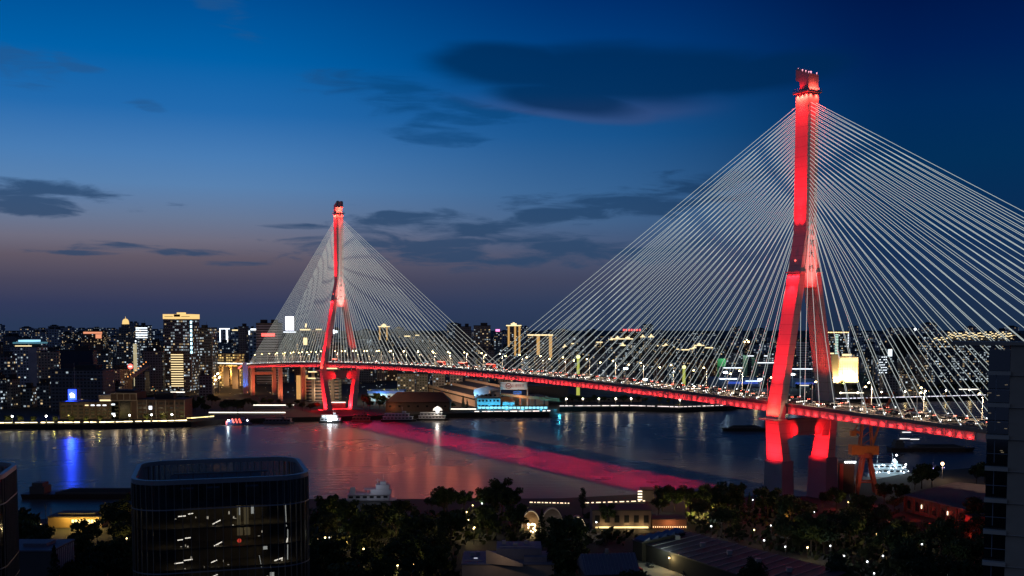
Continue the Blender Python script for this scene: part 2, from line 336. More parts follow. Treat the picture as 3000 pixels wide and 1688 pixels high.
def outer(z):
    if z >= 130: return 3.4
    if z >= 43.5: return 3.4 + (130-z)*.1873
    return 19.6 - (43.5-z)*.118
def lw(z):
    if z >= 118: return 2.6
    if z >= 104: return 2.6 + (118-z)/14*1.5
    if z >= 43.5: return 4.1
    return 4.1 + min(1.2, (43.5-z)*.055)
def lh(z):
    if z >= 43.5: return 3.9 + (130-min(z, 130))*.002
    return 4.07 + min(1.1, (43.5-z)*.055)
LAMPS = []
def pylon(s0, sg, zbot):
    """sg: +1/-1, the sense of s in which the main span lies"""
    L = lambda a, w, z: P(s0+a, w, z)
    def slab(mb, a0, a1, w0, w1, z0, z1): mb.hexa([L(a0, w0, z0), L(a1, w0, z0), L(a1, w1, z0), L(a0, w1, z0)], [L(a0, w0, z1), L(a1, w0, z1), L(a1, w1, z1), L(a0, w1, z1)])
    mb = MB()
    slab(mb, -3.9, 3.9, -3.4, 3.4, 130, 195)
    for q in (1, -1):
        zs = [zbot, 43.5, 104, 112, 118, 130]
        for z0, z1 in zip(zs, zs[1:]):
            r = lambda z: [L(a, q*w, z) for a, w in ((-lh(z), outer(z)-lw(z)), (lh(z), outer(z)-lw(z)), (lh(z), outer(z)), (-lh(z), outer(z)))]
            mb.hexa(r(z0), r(z1))
    zs = [105, 112, 118, 129.8]         # infill between the legs
    for z0, z1 in zip(zs, zs[1:]):
        r = lambda z: [L(a, w, z) for a in (-3.5, 3.5) for w in ((outer(z)-lw(z)+.05), -(outer(z)-lw(z)+.05))]
        a, b = r(z0), r(z1); mb.hexa([a[0], a[1], a[3], a[2]], [b[0], b[1], b[3], b[2]])
    for a in (-2.9, 2.9):               # cable anchor ribs on the mast's cable faces
        pass
    py = mb.build('pylon', pc, bridge)
    # crossbeam with its haunches
    mb = MB(); slab(mb, -3, 3, -14.9, 14.9, 35.4, 43.0); mb.build('crossbeam', pc, py)
    for q in (1, -1):
        mb = MB(); poly = [(16.0, 42.6), (14.4, 42.6), (9.6, 36.6), (9.6, 34.6), (16.4, 34.0)]
        mb.prism(poly, lambda p: L(-3.7, q*p[0], p[1]), lambda p: L(3.7, q*p[0], p[1])); mb.build('haunch', pc, py)
    for q in (1, -1):
        mb = MB(); slab(mb, -5.0, 5.0, q*(outer(43.5)-4.8), q*(outer(43.5)+3.4), 43.2, 43.8)
        mb.build('collar_ledge', pc, py); mb = MB(); slab(mb, -4.6, 4.6, q*(outer(112)-3.6), q*(outer(112)+.7), 111.6, 112.3); mb.build('collar_ledge', pc, py)
    # pale name panel on both cable faces
    mb = MB(); prof = [(105.3, 3.7), (107.5, 4.3), (112, 4.15), (118, 3.3), (126, 2.55), (131, 2.1), (133.6, 1.4), (134.6, .5)]
    for f in (1, -1):
        ring = [(w, z) for z, w in prof] + [(-w, z) for z, w in prof[::-1]]
        mb.m = 0; mb.prism(ring, lambda p: L(f*3.3, p[0], p[1]), lambda p: L(f*4.2, p[0], p[1]))
        mb.m = 1
        ey = Vector((0, 0, 1))
        for ch, z, h in (('杨', 130.2, 3.0), ('浦', 125.4, 3.2), ('大', 120.4, 3.4), ('桥', 113.6, 3.6)):
            text_into(mb, ch, L(f*4.24, 0, z), -V*f, ey, h)
    mb.build('name_panel', [pale_panel, ink], py)
    # service platform and head
    mb = MB(); slab(mb, -4.9, 4.9, -4.5, 4.5, 195, 195.7)
    for a, w in ((a, w) for a in (-4.8, 4.8) for w in (-4.4, -2.2, 0, 2.2, 4.4)): mb.tube(L(a, w, 195.7), L(a, w, 196.9), .05, n=4)
    for p, q in (((-4.8, -4.4), (4.8, -4.4)), ((4.8, -4.4), (4.8, 4.4)), ((4.8, 4.4), (-4.8, 4.4)), ((-4.8, 4.4), (-4.8, -4.4))):
        mb.tube(L(p[0], p[1], 196.9), L(q[0], q[1], 196.9), .06, n=4); mb.tube(L(p[0], p[1], 196.3), L(q[0], q[1], 196.3), .04, n=4)
    mb.build('service_platform', pc, py)
    mb = MB(); k = -sg                  # the notch opens towards the main span
    prof = [(3.7*k, 195.7), (3.7*k, 203.4), (-4.2*k, 206.6), (-4.2*k, 201.4), (-3.0*k, 201.1), (-2.0*k, 200.3), (-1.6*k, 199.2), (-1.6*k, 197.6), (-2.0*k, 196.5), (-2.8*k, 195.7)]
    mb.prism(prof, lambda p: L(p[0], -3.3, p[1]), lambda p: L(p[0], 3.3, p[1]))
    for w0 in (-2.9, .7):
        mb.prism([(-2.0*k, 205.3), (-4.0*k, 206.2), (-4.0*k, 207.2), (-2.0*k, 206.6)], lambda p: L(p[0], w0, p[1]), lambda p: L(p[0], w0+2.2, p[1]))
    hd = mb.build('head', pc, py)
    for a, w, h in ((-1.5, .8, 4.2), (-.9, -1.2, 3.4), (.2, -1.0, 2.6)):
        mb = MB(); mb.tube(L(a*k, w, 204), L(a*k, w, 204.4+h), .07, .04, n=5); mb.build('antenna', steel, hd and py)
    for a, w in ((-3.6, 2.4), (-2.4, -2.0), (-1.6, 1.6), (.2, -1.8), (.6, 1.8), (2.2, 0.0), (3.2, 2.6), (3.2, -2.6)):
        zt = 203.4 + (3.7-a)*.405 if True else 0
        mb = MB(); mb.tube(L(a*k, w, zt-.3), L(a*k, w, zt+.5), .08, n=5); mb.ball(L(a*k, w, zt+.65), .26); mb.build('beacon', pink_bulb, py)
    mb = MB(); mb.ball(L(0.0, outer(117.5)+.35, 117.5), .45); mb.build('beacon', red_bulb, py)
    if zbot > 10:
        for q in (1, -1):
            mb = MB()
            r = lambda z, e: [L(a, q*w, z) for a, w in ((-5.2-e, outer(24)-6.0-e), (5.2+e, outer(24)-6.0-e), (5.2+e, outer(24)+.5+e), (-5.2-e, outer(24)+.5+e))]
            mb.hexa(r(-1, 1.0), r(24, .35)); mb.build('caisson', dark_conc, bridge)
    else:
        mb = MB(); slab(mb, -8, 8, -20, 20, -1, 5.2); mb.build('pile_cap', pc, bridge)
        for w in (-10, 10): lamp('POINT', 'pile_cap_light', L(0, w, 9), (1, .01, .012), 9000, size=.6); lamp('POINT', 'pile_cap_light', L(-4, w+14, 10), (1, .01, .012), 5000, size=.6)
    # red floodlights of the pylon, with added fills for its cable faces
    W = lambda a, w, z: L(a, w, z)
    def sp(a, w, z, ta, tw, tz, power, cone=60, blend=.8, color=RED, size=.4): lamp('SPOT', 'pylon_flood_and_fill', W(a, w, z), color, power, W(ta, tw, tz), size, cone, blend)
    for q in (1, -1):
        o = outer(44)
        if q == 1:
            for a in (-2.6, 0, 2.6): sp(a, o+1.7, 44.3, a, o-2.6, 58, 26000, 110, .9, (1, .02, .012))
            sp(0, o+3.0, 44.6, 0, o-5.5, 76, 60000, 60)
            sp(0, o+8.5, 48, 0, outer(85), 85, 330000, 44)
            for a in (-2.6, 0, 2.6): sp(a, outer(111)+1.3, 111.4, a, outer(104)-1, 103, 7000, 130, .9)
            sp(0, outer(111)+4, 110, 0, outer(92), 90, 50000, 80)
            sp(-1.5, 6.6, 129.0, -1.5, 3.0, 156, 60000, 50); sp(1.5, 6.6, 129.0, 1.5, 3.0, 156, 60000, 50); sp(0, 13, 126, 0, 3.0, 168, 330000, 40)
            for a in (-2.6, 0, 2.6): sp(a, 4.5, 194.5, a, 3.3, 188, 9000, 120, .9, (1, .06, .04))
            sp(0, 7.4, 196.5, 0, 3.2, 176, 60000, 50)
        # lower leg
        wb = outer(zbot); f = q
        sp(0, q*(wb+9.0), zbot+.5, 0, q*wb, zbot+11, 60000*(1 if zbot > 10 else 3.4), 130, .9) if q == 1 else sp(0, q*(wb-lw(zbot)-9.0), max(zbot+.5, 6.4), 0, q*(wb-3), zbot+11, 60000*(1 if zbot > 10 else 3.4), 130, .9)
        sp(6.5, q*4.0, 36.5, 2.5, q*11.5, 39, 12000, 80); sp(0, q*6, zbot+2, 0, q*12, 40, 30000, 70)
    sp(16, 4, 56, 3.9, 13, 82, 22000, 70, color=(1, .035, .02)); sp(16, -4, 56, 3.9, -13, 82, 30000, 70, color=(1, .035, .02)); sp(8, 12, 57, 2, -14, 80, 20000, 60, color=(1, .04, .02))  # added red spots, in place of bounce on the legs' cable faces
    sp(24, 0, 56, 3.9, 0, 165, 520000, 34, color=(1, .01, .01))  # added red fill for the mast's cable face
    for f in (1, -1):
        for w in (-1.8, 1.8): sp(f*4.8, w, 194.5, f*3.9, w, 186, 7000, 120, .9, (1, .06, .04))
        sp(f*8.0, 0, 196.5, f*3.9, 0, 176, 40000, 50)
    for w in (-2, 0, 2): sp(4.75 if sg < 0 else 3.2, w, 196.0, 3.7 if sg < 0 else 1.6, w, 199, 2600 if sg < 0 else 5200, 120, .9, (1, .09, .06))
    sp(-1, 5.4, 196.4, 0, 3.3, 202, 1500, 110)
    sp(26, 0, 60, 4, 0, 118, 300000 if sg < 0 else 800000, 10.5, .7, (1, .46, .40))
    return py
pylon(0, -1, 24.0)
pylon(-SPAN, 1, 4.0)

# deck
def loft(mb, prof, s_list, zf=zb):
    for a, b in zip(s_list, s_list[1:]):
        mb.hexa([P(a, w, zf(a)+z) for w, z in prof], [P(b, w, zf(b)+z) for w, z in prof])
def loft1(mb, prof, s_list, zf=zb):     # one continuous skin with end caps
    n = len(prof); vs = []; fs_ = []
    for s in s_list: vs += [P(s, w, zf(s)+z) for w, z in prof]
    for k in range(len(s_list)-1):
        fs_ += [[k*n+i, k*n+(i+1) % n, (k+1)*n+(i+1) % n, (k+1)*n+i] for i in range(n)]
    m = (len(s_list)-1)*n; fs_ += [list(range(n))[::-1], list(range(m, m+n))]
    mb.add(vs, fs_)
rect = lambda w0, w1, z0, z1: [(w0, z0), (w1, z0), (w1, z1), (w0, z1)]
SL = [S0 + (S1-S0)*i/126 for i in range(127)]
mb = MB()
loft1(mb, rect(-14.8, 14.8, 3.1, 4.5), SL)
for i in range(0, 126, 1):              # cross girders under the slab
    s = SL[i]; mb.hexa([P(s-.2, w, zb(s)+z) for w, z in rect(-14.0, 14.0, .8, 3.06)], [P(s+.2, w, zb(s)+z) for w, z in rect(-14.0, 14.0, .8, 3.06)])
deck = mb.build('deck', kerb, bridge)
mb = MB(); loft1(mb, rect(-11.6, 11.6, 4.5, 4.56), SL); mb.build('carriageway', asphalt, deck)
mb = MB()
for w in (-11.0, -.5, .5, 11.0): loft1(mb, rect(w-.08, w+.08, 4.56, 4.57), SL)
for w in (-7.6, -4.0, 4.0, 7.6):
    s = S0+3
    while s < S1-6:
        mb.hexa([P(s, w+k, zb(s)+z) for k, z in rect(-.08, .08, 4.56, 4.57)], [P(s+5, w+k, zb(s+5)+z) for k, z in rect(-.08, .08, 4.56, 4.57)]); s += 12
mb.build('lane_marking', white_paint, deck)
mb = MB()
for q in (1, -1):
    loft1(mb, rect(q*14.8, q*15.1, 3.3, 4.7), SL); loft1(mb, rect(q*11.7, q*11.9, 4.5, 4.85), SL)
    loft1(mb, rect(q*14.93, q*15.0, 5.5, 5.57), SL); loft1(mb, rect(q*14.93, q*15.0, 5.1, 5.15), SL)
    for s in SL: mb.tube(P(s, q*14.97, zb(s)+4.7), P(s, q*14.97, zb(s)+5.55), .04, n=4)
mb.build('parapet', kerb, deck)
mb = MB()
for q in (1, -1):
    loft1(mb, rect(q*13.9, q*14.2, 0, 3.1), SL); loft1(mb, rect(q*13.7, q*14.9, -.12, .0), SL)
    s = S0
    while s <= S1:                      # stiffeners
        mb.hexa([P(s-.09, q*w, zb(s)+z) for w, z in rect(14.2, 14.62, .0, 3.1)], [P(s+.09, q*w, zb(s)+z) for w, z in rect(14.2, 14.62, .0, 3.1)]); s += 4.6
mb.build('girder_web', girder_red, deck)
mb = MB(); s = S0+2.3; k = 0
while s < 104:
    mb.box(P(s, 14.80, zb(s)+.2), (.3, .3, .36))
    if not (-6.5 < s < 6.5 or -SPAN-6.5 < s < -SPAN+6.5):
        lamp('POINT', 'girder_floodlight', P(s, 15.0, zb(s)+.75), (1, .035, .036), 215 + 100*((k*7) % 5)/5, size=.15)
    s += 4.6; k += 1
o = mb.build('girder_floodlights', steel, deck); o['kind'] = 'stuff'

# piers of the far side span and the anchor frame
for t, zc, frame in ((146, 40.0, False), (250, 36.8, True)):
    s = -SPAN-t; mb = MB()
    for q in (1, -1):
        mb.hexa([P(s+a, q*w, 0) for a, w in rect(-2.4, 2.4, 11.0, 15.0)], [P(s+a, q*w, zb(s)-.1) for a, w in rect(-2.4, 2.4, 11.0, 15.0)])
    if frame: mb.hexa([P(s+a, w, zb(s)-8) for a, w in rect(-2, 2, -11, 11)], [P(s+a, w, zb(s)-5) for a, w in rect(-2, 2, -11, 11)])
    mb.build('pier', mat('pier_concrete', (.42, .36, .3), .8), bridge)
    lamp('SPOT', 'pier_floodlight', P(s+8, 32, 6), (1, .33, .12), 30000, P(s, 14, 26), 1, 90, .7)
    lamp('SPOT', 'pier_floodlight', P(s+22, 4, 8), (1, .12, .06), 30000, P(s, 2, 26), 1, 110, .7)

# stay cables
CAB = []
for base, ms in ((0, -1), (-SPAN, 1)):
    for i in range(32):
        zm = 131.0 + (190.3-131.0)*(i/31)**.95
        for side in (ms, -ms):
            if side == ms: a = 15 + 9.0*i
            else: a = 15 + 9.0*min(i, 20) + max(0, i-20)*5.9
            for w in (1, -1):
                s = base + side*a
                CAB.append((base, side == ms, i, (P(base+side*3.9, w*1.6, zm), P(s, w*14.3, zb(s)+4.4))))
def vis(c): return c[0] == 0 and (c[1] or c[2] < 18)
first = [c for c in CAB if vis(c)][:100]; rest = [c for c in CAB if c not in first]
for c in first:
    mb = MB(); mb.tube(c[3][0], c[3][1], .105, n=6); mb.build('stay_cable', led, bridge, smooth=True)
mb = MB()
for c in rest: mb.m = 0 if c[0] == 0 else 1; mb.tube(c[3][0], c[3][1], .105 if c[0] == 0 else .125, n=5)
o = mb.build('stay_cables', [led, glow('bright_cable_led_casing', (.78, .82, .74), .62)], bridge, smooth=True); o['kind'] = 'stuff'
foot_lens = glow('cable_foot_lens', (.8, .9, 1), 3)
# small white floodlights at the feet of the cables
feet = sorted({(round((c[3][1]-NEAR).dot(U), 2), round((c[3][1]-NEAR).dot(V), 1)) for c in CAB}, key=lambda f: -f[0])
inview = [f for f in feet if f[0] < 100]
def foot(mb, f):
    mb.m = 0; mb.box(P(f[0], f[1]*1.02, zb(f[0])+4.95), (.5, .5, .5)); mb.m = 1; mb.ball(P(f[0]-.3, f[1]*1.02, zb(f[0])+5.4), .26, 6, 4)
for f in inview[:100]:
    mb = MB(); foot(mb, f); mb.build('cable_floodlight', [steel, foot_lens], bridge)
mb = MB()
for f in inview[100:]: foot(mb, f)
o = mb.build('cable_floodlights', [steel, foot_lens], bridge); o['kind'] = 'stuff'

# red light thrown from under the deck onto the river
for s in range(-560, -70, 70):
  for w0, w1, pw in ((0, -2, 8500), (6, 22, 15500)):
    l = lamp('AREA', 'underdeck_floodlight', P(s+35, w0, zb(s)-.5), (1, .004, .06), pw, P(s+35, w1, 0), sx=24, sy=70, spread=7)
    # long side of the rectangle along the deck
    z = (P(s+35, w0, zb(s)-.5)-P(s+35, w1, 0)).normalized(); y = U.copy(); x = y.cross(z).normalized(); y = z.cross(x)
    l.rotation_euler = Matrix((x, y, z)).transposed().to_euler()

# amber spots added under the deck edge, standing in for warm reflections on water
for k in range(9):
    s = -585 + 36*k; lamp('SPOT', 'river_glow_fill', P(s, 16, zb(s)-.6), (1, .21, .09), 30000, P(s+60, 150, 0), 1.0, 120, 1.0)

# lamp posts on the bridge
def lamp_post():
    r = thing('street_lamp', '', 'street lamp', group='lamp posts along both kerbs of the bridge'); KIDS[r.name] = []
    mb = MB(); mb.tube((0, 0, 0), (0, 0, 10.5), .2, .14, n=6); mb.tube((0, 0, 10.5), (0, -1.9, 11.1), .09, .07, n=5); mb.build('pole', mat('white_pole_paint', (.75, .72, .66), .5), r)
    mb = MB(); mb.m = 0; mb.box((0, -2.1, 11.25), (.3, 1.0, .14)); mb.m = 1; mb.ball((0, -2.15, 11.05), .5, 7, 4, .7); mb.build('lamp_head', [steel, sodium], r)
    return r
lp = lamp_post(); first_lp = True; LPO = []
yaw = math.atan2(V.y, V.x) - math.pi/2
for q in (1, -1):
    s = -850.0 if q == 1 else -838.0
    n = 0
    while s < 100:
        if abs(s) > 7 and abs(s+SPAN) > 7:
            o = lp if first_lp else copy_tree(lp); first_lp = False
            o.location = P(s, q*12.6, zb(s)+4.5); o.rotation_euler = (0, 0, yaw + (0 if q == 1 else math.pi)); LPO.append((o, q, s))
            hl = P(s, q*10.6, zb(s)+4.5+10.7)
            lamp('SPOT', 'street_lamp_light', hl, (1, .70, .42), 26000 if min(abs(s), abs(s+SPAN)) > 12 else 6000, hl-Vector((0, 0, 10)), .35, 128, .5)
        s += 28; n += 1
# ---------------------------------------------------------------- traffic
paints = [mat('car_paint_white', (.6, .6, .6), .3), mat('car_paint_black', (.02, .02, .022), .25), mat('car_paint_silver', (.35, .36, .37), .3, metal=.5), mat('car_paint_red', (.3, .02, .02), .3)]
carglass = mat('car_glass', (.01, .012, .015), .1, var=0); tyre = mat('tyre_rubber', (.015, .015, .015), .9, var=0)
headl = glow('headlight_lens', (1, .93, .80), 8); taill = glow('taillight_lens', (1, .16, .10), 8)
def car_proto(paint):
    r = thing('car', '', 'car'); KIDS[r.name] = []
    mb = MB(); body = [(-2.2, .35), (2.25, .35), (2.3, .75), (1.2, .95), (-2.1, 1.0), (-2.25, .8)]
    cab = [(-1.9, .99), (.95, .96), (.25, 1.5), (-1.2, 1.52)]
    mb.m = 0; mb.prism(body, lambda p: (p[0], -.9, p[1]), lambda p: (p[0], .9, p[1])); mb.m = 1; mb.prism(cab, lambda p: (p[0], -.78, p[1]), lambda p: (p[0], .78, p[1]))
    mb.m = 0; mb.box((-.5, 0, 1.54), (1.35, 1.4, .05)); mb.m = 2
    for x in (-1.4, 1.4):
        for y in (-.82, .82): mb.tube((x, y-.1, .33), (x, y+.1, .33), .33, n=10)
    mb.build('body', [paint, carglass, tyre], r)
    for y in (-.62, .62):
        mb = MB(); mb.box((2.3, y, .68), (.12, .32, .18)); mb.build('headlight', headl, r)
        mb = MB(); mb.box((-2.28, y, .8), (.1, .4, .2)); mb.build('taillight', taill, r)
    return r
def bus_proto():
    r = thing('bus', '', 'bus'); KIDS[r.name] = []
    mb = MB(); mb.m = 0; mb.box((0, 0, 1.75), (11, 2.5, 2.7)); mb.m = 1; mb.box((0, 0, 2.15), (10.6, 2.54, .9)); mb.m = 2
    for x in (-3.4, 3.6):
        for y in (-1.1, 1.1): mb.tube((x, y-.15, .48), (x, y+.15, .48), .48, n=10)
    mb.build('body', [mat('bus_paint_red', (.35, .03, .03), .35), carglass, tyre], r)
    mb = MB(); mb.box((0, 1.30, 2.95), (9.4, .06, .5)); mb.box((0, -1.30, 2.95), (9.4, .06, .5)); mb.box((0, 0, 3.15), (9.6, 2.2, .12)); mb.build('light_strip', glow('red_light_strip', (1, .12, .08), 3.5), r)
    for y in (-.9, .9):
        mb = MB(); mb.box((5.52, y, .9), (.1, .4, .25)); mb.build('headlight', headl, r)
        mb = MB(); mb.box((-5.52, y, 1.0), (.1, .3, .3)); mb.build('taillight', taill, r)
    return r
protos = [car_proto(p) for p in paints]; busp = bus_proto(); used = set(); CARS = []
ya = math.atan2(U.y, U.x)
def put(proto, s, w, dirn):
    o = proto if proto.name not in used else copy_tree(proto); used.add(proto.name)
    o.location = P(s, w, zb(s)+4.57); o.rotation_euler = (0, 0, ya + (0 if dirn > 0 else math.pi)); CARS.append((o, s, w, dirn)); return o
rc = random.Random(3)
for w, gap, d in ((5.8, 11, 1), (9.4, 13, 1), (2.2, 15, 1), (-2.2, 22, -1), (-5.8, 17, -1), (-9.4, 24, -1)):
    s = -850 + rc.random()*10
    while s < 96:
        if not any(abs(s-b) < 16 for b in (-640, -400, -362, -318, -655) ) or d > 0:
            put(protos[rc.choices(range(4), (4, 3, 3, 1))[0]], s, w, d)
        s += gap*(.6 + rc.random()*.9)*(1.0 if s > -450 else 1.25)
for s in (-640, -400, -362, -318): put(busp, s, -9.4, -1)

# ---------------------------------------------------------------- city on the far bank
FZ = 4.4
W = {
 'pale': windows('pale_block_facade', (.10, .10, .12), 3.2, 3.1, .16, .25, 1.2, .55, .5),
 'res': windows('residential_facade', (.045, .045, .05), 3.4, 3.1, .13, .55, 1.3),
 'resc': windows('residential_facade_cool', (.05, .058, .066), 3.6, 3.2, .16, .2, 1.2),
 'off': windows('office_facade', (.032, .038, .048), 2.6, 3.6, .20, .3, 1.3, .8, .45),
 'dark': windows('unlit_facade', (.036, .040, .05), 3.4, 3.3, .035, .5, 1.0),
 'old': windows('old_block_facade', (.085, .07, .062), 3.2, 3.0, .10, .7, 1.1, .5, .45),
 'brown': windows('brown_block_facade', (.055, .032, .024), 3.0, 3.0, .12, .8, 1.1, .5, .5),
 'band': windows('banded_facade', (.12, .12, .13), 90, 3.6, .02, .5, .5, .97, .42, (.02, .02, .024)),
 'far': windows('haze_tinted_facade', (.085, .095, .115), 7.0, 6.5, .16, .5, 1.15, .5, .45),  # paler bluish walls: distance haze put into the base colour
 'farc': windows('haze_tinted_facade_cool', (.08, .098, .12), 7.5, 7.0, .18, .2, 1.1, .5, .45),  # haze put into the wall colour here as well
}
gold = glow('gold_cornice_light', (1, .66, .24), 1.05); goldw = glow('warm_cornice_light', (1, .78, .40), 1.5); amber = glow('amber_facade_light', (1, .56, .16), .6)
wht = glow('white_facade_light', (.85, .92, 1), 2.2); cyan = glow('cyan_facade_light', (.50, .85, 1), 3.2); redg = glow('red_sign_light', (1, .10, .08), 2.6); blueg = glow('blue_sign_light', (.02, .06, 1), 3.2)
roofm = mat('flat_roof', (.035, .037, .042), .85)
SKY = []
def tower(px0, px1, pyt, d, style, label, group='buildings of the far skyline', thick=None, yaw=None, name='apartment_tower', base=FZ, plant=True, cat='building', seed=None):
    """block that stands on the far bank at distance d and reaches the height the photograph gives it"""
    r_ = random.Random(int(px0*7+pyt*13+d))
    a, b = at(px0, pyt, d), at(px1, pyt, d); wd = b.x-a.x; h = a.z-base; th = thick or max(12, min(26, wd*.8))
    yw = (r_.random()-.5)*.5 if yaw is None else yaw
    k = abs(math.cos(yw)) + abs(math.sin(yw))*th/max(wd, 1); wl = wd/max(k, .6) if abs(yw) > .02 else wd
    root = thing(name, label, cat, ((a.x+b.x)/2, d+th/2, base), yw, group)
    mb = MB(); mb.box((0, 0, h/2), (wl, th, h)); bo = mb.build('facade', W[style] if isinstance(style, str) else style, root)
    if plant:
        mb = MB()
        mb.box((0, 0, h+.5), (wl+.5, th+.5, 1.0))
        t = r_.random()
        if t < .35: mb.box((wl*.12, 0, h+3), (wl*.4, th*.5, 4))
        elif t < .6:
            mb.box((-wl*.25, 0, h+3.2), (wl*.22, th*.5, 4.6)); mb.box((wl*.25, 0, h+3.2), (wl*.22, th*.5, 4.6))
        elif t < .8:
            mb.box((0, 0, h+2.4), (wl*.7, th*.7, 3)); mb.box((0, 0, h+5.2), (wl*.4, th*.4, 2.8))
        else: mb.box((0, 0, h+2.6), (wl*.25, th*.3, 3.6)); mb.tube((wl*.1, 0, h+1), (wl*.1, 0, h+9), .25, .1, n=4)
        mb.build('roof', roofm, root)
    SKY.append(root); root['_px'] = (px0+px1)/2
    return root, wl, th, h
def part(root, name, m, *boxes):
    mb = MB()
    for c, dd in boxes: mb.box(c, dd)
    return mb.build(name, m, root)

# --- landmarks of the skyline, left to right
r, w, t, h = tower(478, 560, 935, 1300, 'off', 'tall dark office tower with a glowing gold crown and a bright striped lower front', thick=34, yaw=0, name='office_tower', plant=False)
part(r, 'crown', gold, ((0, 0, h+3.2), (w+.6, t+.6, 6.0))); part(r, 'crown_sign', mat('crown_sign_dark', (.05, .03, .01), .8), ((0, -t/2-.5, h+4.4), (w*.22, .3, 3.0)), ((-w*.3, -t/2-.45, h+3.2), (w*.3, .2, .6)), ((w*.3, -t/2-.45, h+3.2), (w*.3, .2, .6))); part(r, 'crown_cap', gold, ((0, 0, h+7.4), (w*.24, t*.3, 2.2)))
part(r, 'light_tube', cyan, *[((w/2-.2, -t/2-.3, h-4-5.4*k), (2.0, .7, 3.4)) for k in range(8)])
part(r, 'corner_fin', mat('pale_fin', (.28, .26, .26), .6), ((w/2-.4, -t/2-.4, (h-46)/2), (.9, .8, h-46)))
part(r, 'light_band', goldw, *[((-w*.03, -t/2-.25, 6+3.05*k), (w*.44, .3, 1.05)) for k in range(14)])
part(r, 'light_bands_frame', mat('bronze_panel', (.10, .07, .045), .5), ((-w*.03, -t/2-.08, 27), (w*.47, .12, 46)))
r, w, t, h = tower(563, 622, 962, 1340, 'off', 'dark office block with twin roof boxes right of the gold crowned tower', yaw=0, name='office_block'); part(r, 'edge_light', mat('pale_fin', (.3, .3, .3)), ((w/2-.6, -t/2-.3, h/2), (1.0, .5, h)), ((w*.15, -t/2-.3, h*.3), (.6, .5, h*.6)))
r, w, t, h = tower(340, 384, 975, 1500, 'res', 'dark stepped tower topped by a small golden dome', yaw=0, name='domed_tower', plant=False)
mb = MB(); mb.box((0, 0, h+4), (w*.72, t*.7, 8)); mb.box((0, 0, h+10), (w*.45, t*.45, 5)); mb.build('roof', W['dark'], r)
mb = MB(); mb.tube((0, 0, h+12.4), (0, 0, h+16), 5.0, 4.6, n=12); mb.ball((0, 0, h+16), 4.6, 12, 6, 1.0); mb.tube((0, 0, h+20), (0, 0, h+24), .5, .1, n=5); mb.build('dome', gold, r)
r, w, t, h = tower(395, 434, 955, 1480, 'off', 'block with white lit storeys and a dotted white edge beside the domed tower', yaw=0, name='office_block')
part(r, 'light_band', wht, *[((0, -t/2-.3, h-3-3.4*k), (w*.86, .4, 1.3)) for k in range(5)]); part(r, 'edge_light', wht, *[((-w/2+.8, -t/2-.3, h-22-4*k), (1.6, .5, 2.2)) for k in range(10)])
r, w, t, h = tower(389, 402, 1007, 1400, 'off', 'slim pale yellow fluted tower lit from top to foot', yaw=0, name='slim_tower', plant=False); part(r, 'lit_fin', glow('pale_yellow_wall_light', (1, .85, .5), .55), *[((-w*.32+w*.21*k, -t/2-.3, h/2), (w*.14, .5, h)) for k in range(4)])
r, w, t, h = tower(430, 462, 1022, 1420, 'off', 'dark office block with tall white vertical light slots', yaw=0, name='office_block'); part(r, 'light_slot', wht, *[((-w*.4+w*.2*k, -t/2-.3, h-6-(k % 3)*5), (1.5, .4, 12)) for k in range(5)])
r, w, t, h = tower(418, 476, 1030, 1290, 'dark', 'wide dark block at the left foot of the gold crowned tower', yaw=0, name='office_block')
r, w, t, h = tower(30, 108, 1018, 1120, 'pale', 'wide pale block with a white window grid under a glowing blue rooftop', yaw=0, name='apartment_block', thick=26)
part(r, 'roof_light', glow('blue_white_roof_light', (.35, .75, 1), 1.3), ((w*.02, 0, h+7), (w*.55, t*.7, 2.0))); part(r, 'roof_canopy', glow('teal_roof_light', (.12, .45, .6), .35), ((w*.05, 0, h+4.8), (w*.95, t*.9, 1.8))); part(r, 'roof_edge_light', goldw, ((0, -t/2-.4, h+1.6), (w*.62, .5, .9)))
part(r, 'end_wall', mat('lilac_concrete', (.34, .32, .38), .8), ((w*.33, -t/2-.2, h/2), (w*.34, .4, h)))
r, w, t, h = tower(108, 172, 1030, 1090, 'old', 'old beige apartment block with many small lit windows', yaw=0, name='apartment_block')
r, w, t, h = tower(-10, 32, 1044, 1050, 'res', 'black block at the far left with large lit windows', yaw=0, name='apartment_block')
r, w, t, h = tower(176, 272, 1028, 1010, mat('billboard_navy', (.012, .02, .05), .4), 'huge unlit navy billboard building with two dim panels', yaw=0, name='billboard_building', thick=10); part(r, 'poster', mat('poster_dim', (.05, .03, .05), .5), ((-w*.23, -t/2-.2, h-17), (w*.32, .3, 9)), ((w*.24, -t/2-.2, h-17), (w*.36, .3, 12)))
r, w, t, h = tower(146, 300, 1086, 985, 'dark', 'long dark multi storey car park with thin floor lines below the billboards', yaw=0, name='car_park', thick=30); part(r, 'floor_edge', mat('car_park_slab', (.10, .08, .08), .8), *[((0, -t/2-.3, 4+4.4*k), (w, .5, .5)) for k in range(int(h/4.4))])
r, w, t, h = tower(243, 300, 970, 1750, 'brown', 'block with a red and amber lit roof storey left of the domed tower', yaw=0, name='hotel_block'); part(r, 'roof_light', glow('rusty_roof_light', (1, .38, .2), .9), ((0, -t/2-.3, h-3), (w*.96, .5, 3.2)), ((w*.3, -t/2-.3, h-9), (w*.3, .5, 7)))
r, w, t, h = tower(643, 673, 962, 2100, 'farc', 'distant tower outlined by a bright white light frame', yaw=0, name='office_tower', plant=False); part(r, 'light_frame', wht, ((-w/2+1, -t/2-.4, h-14), (2, .5, 28)), ((0, -t/2-.4, h-1), (w, .5, 2)), ((w*.22, -t/2-.4, h-18), (3.4, .5, 34)))
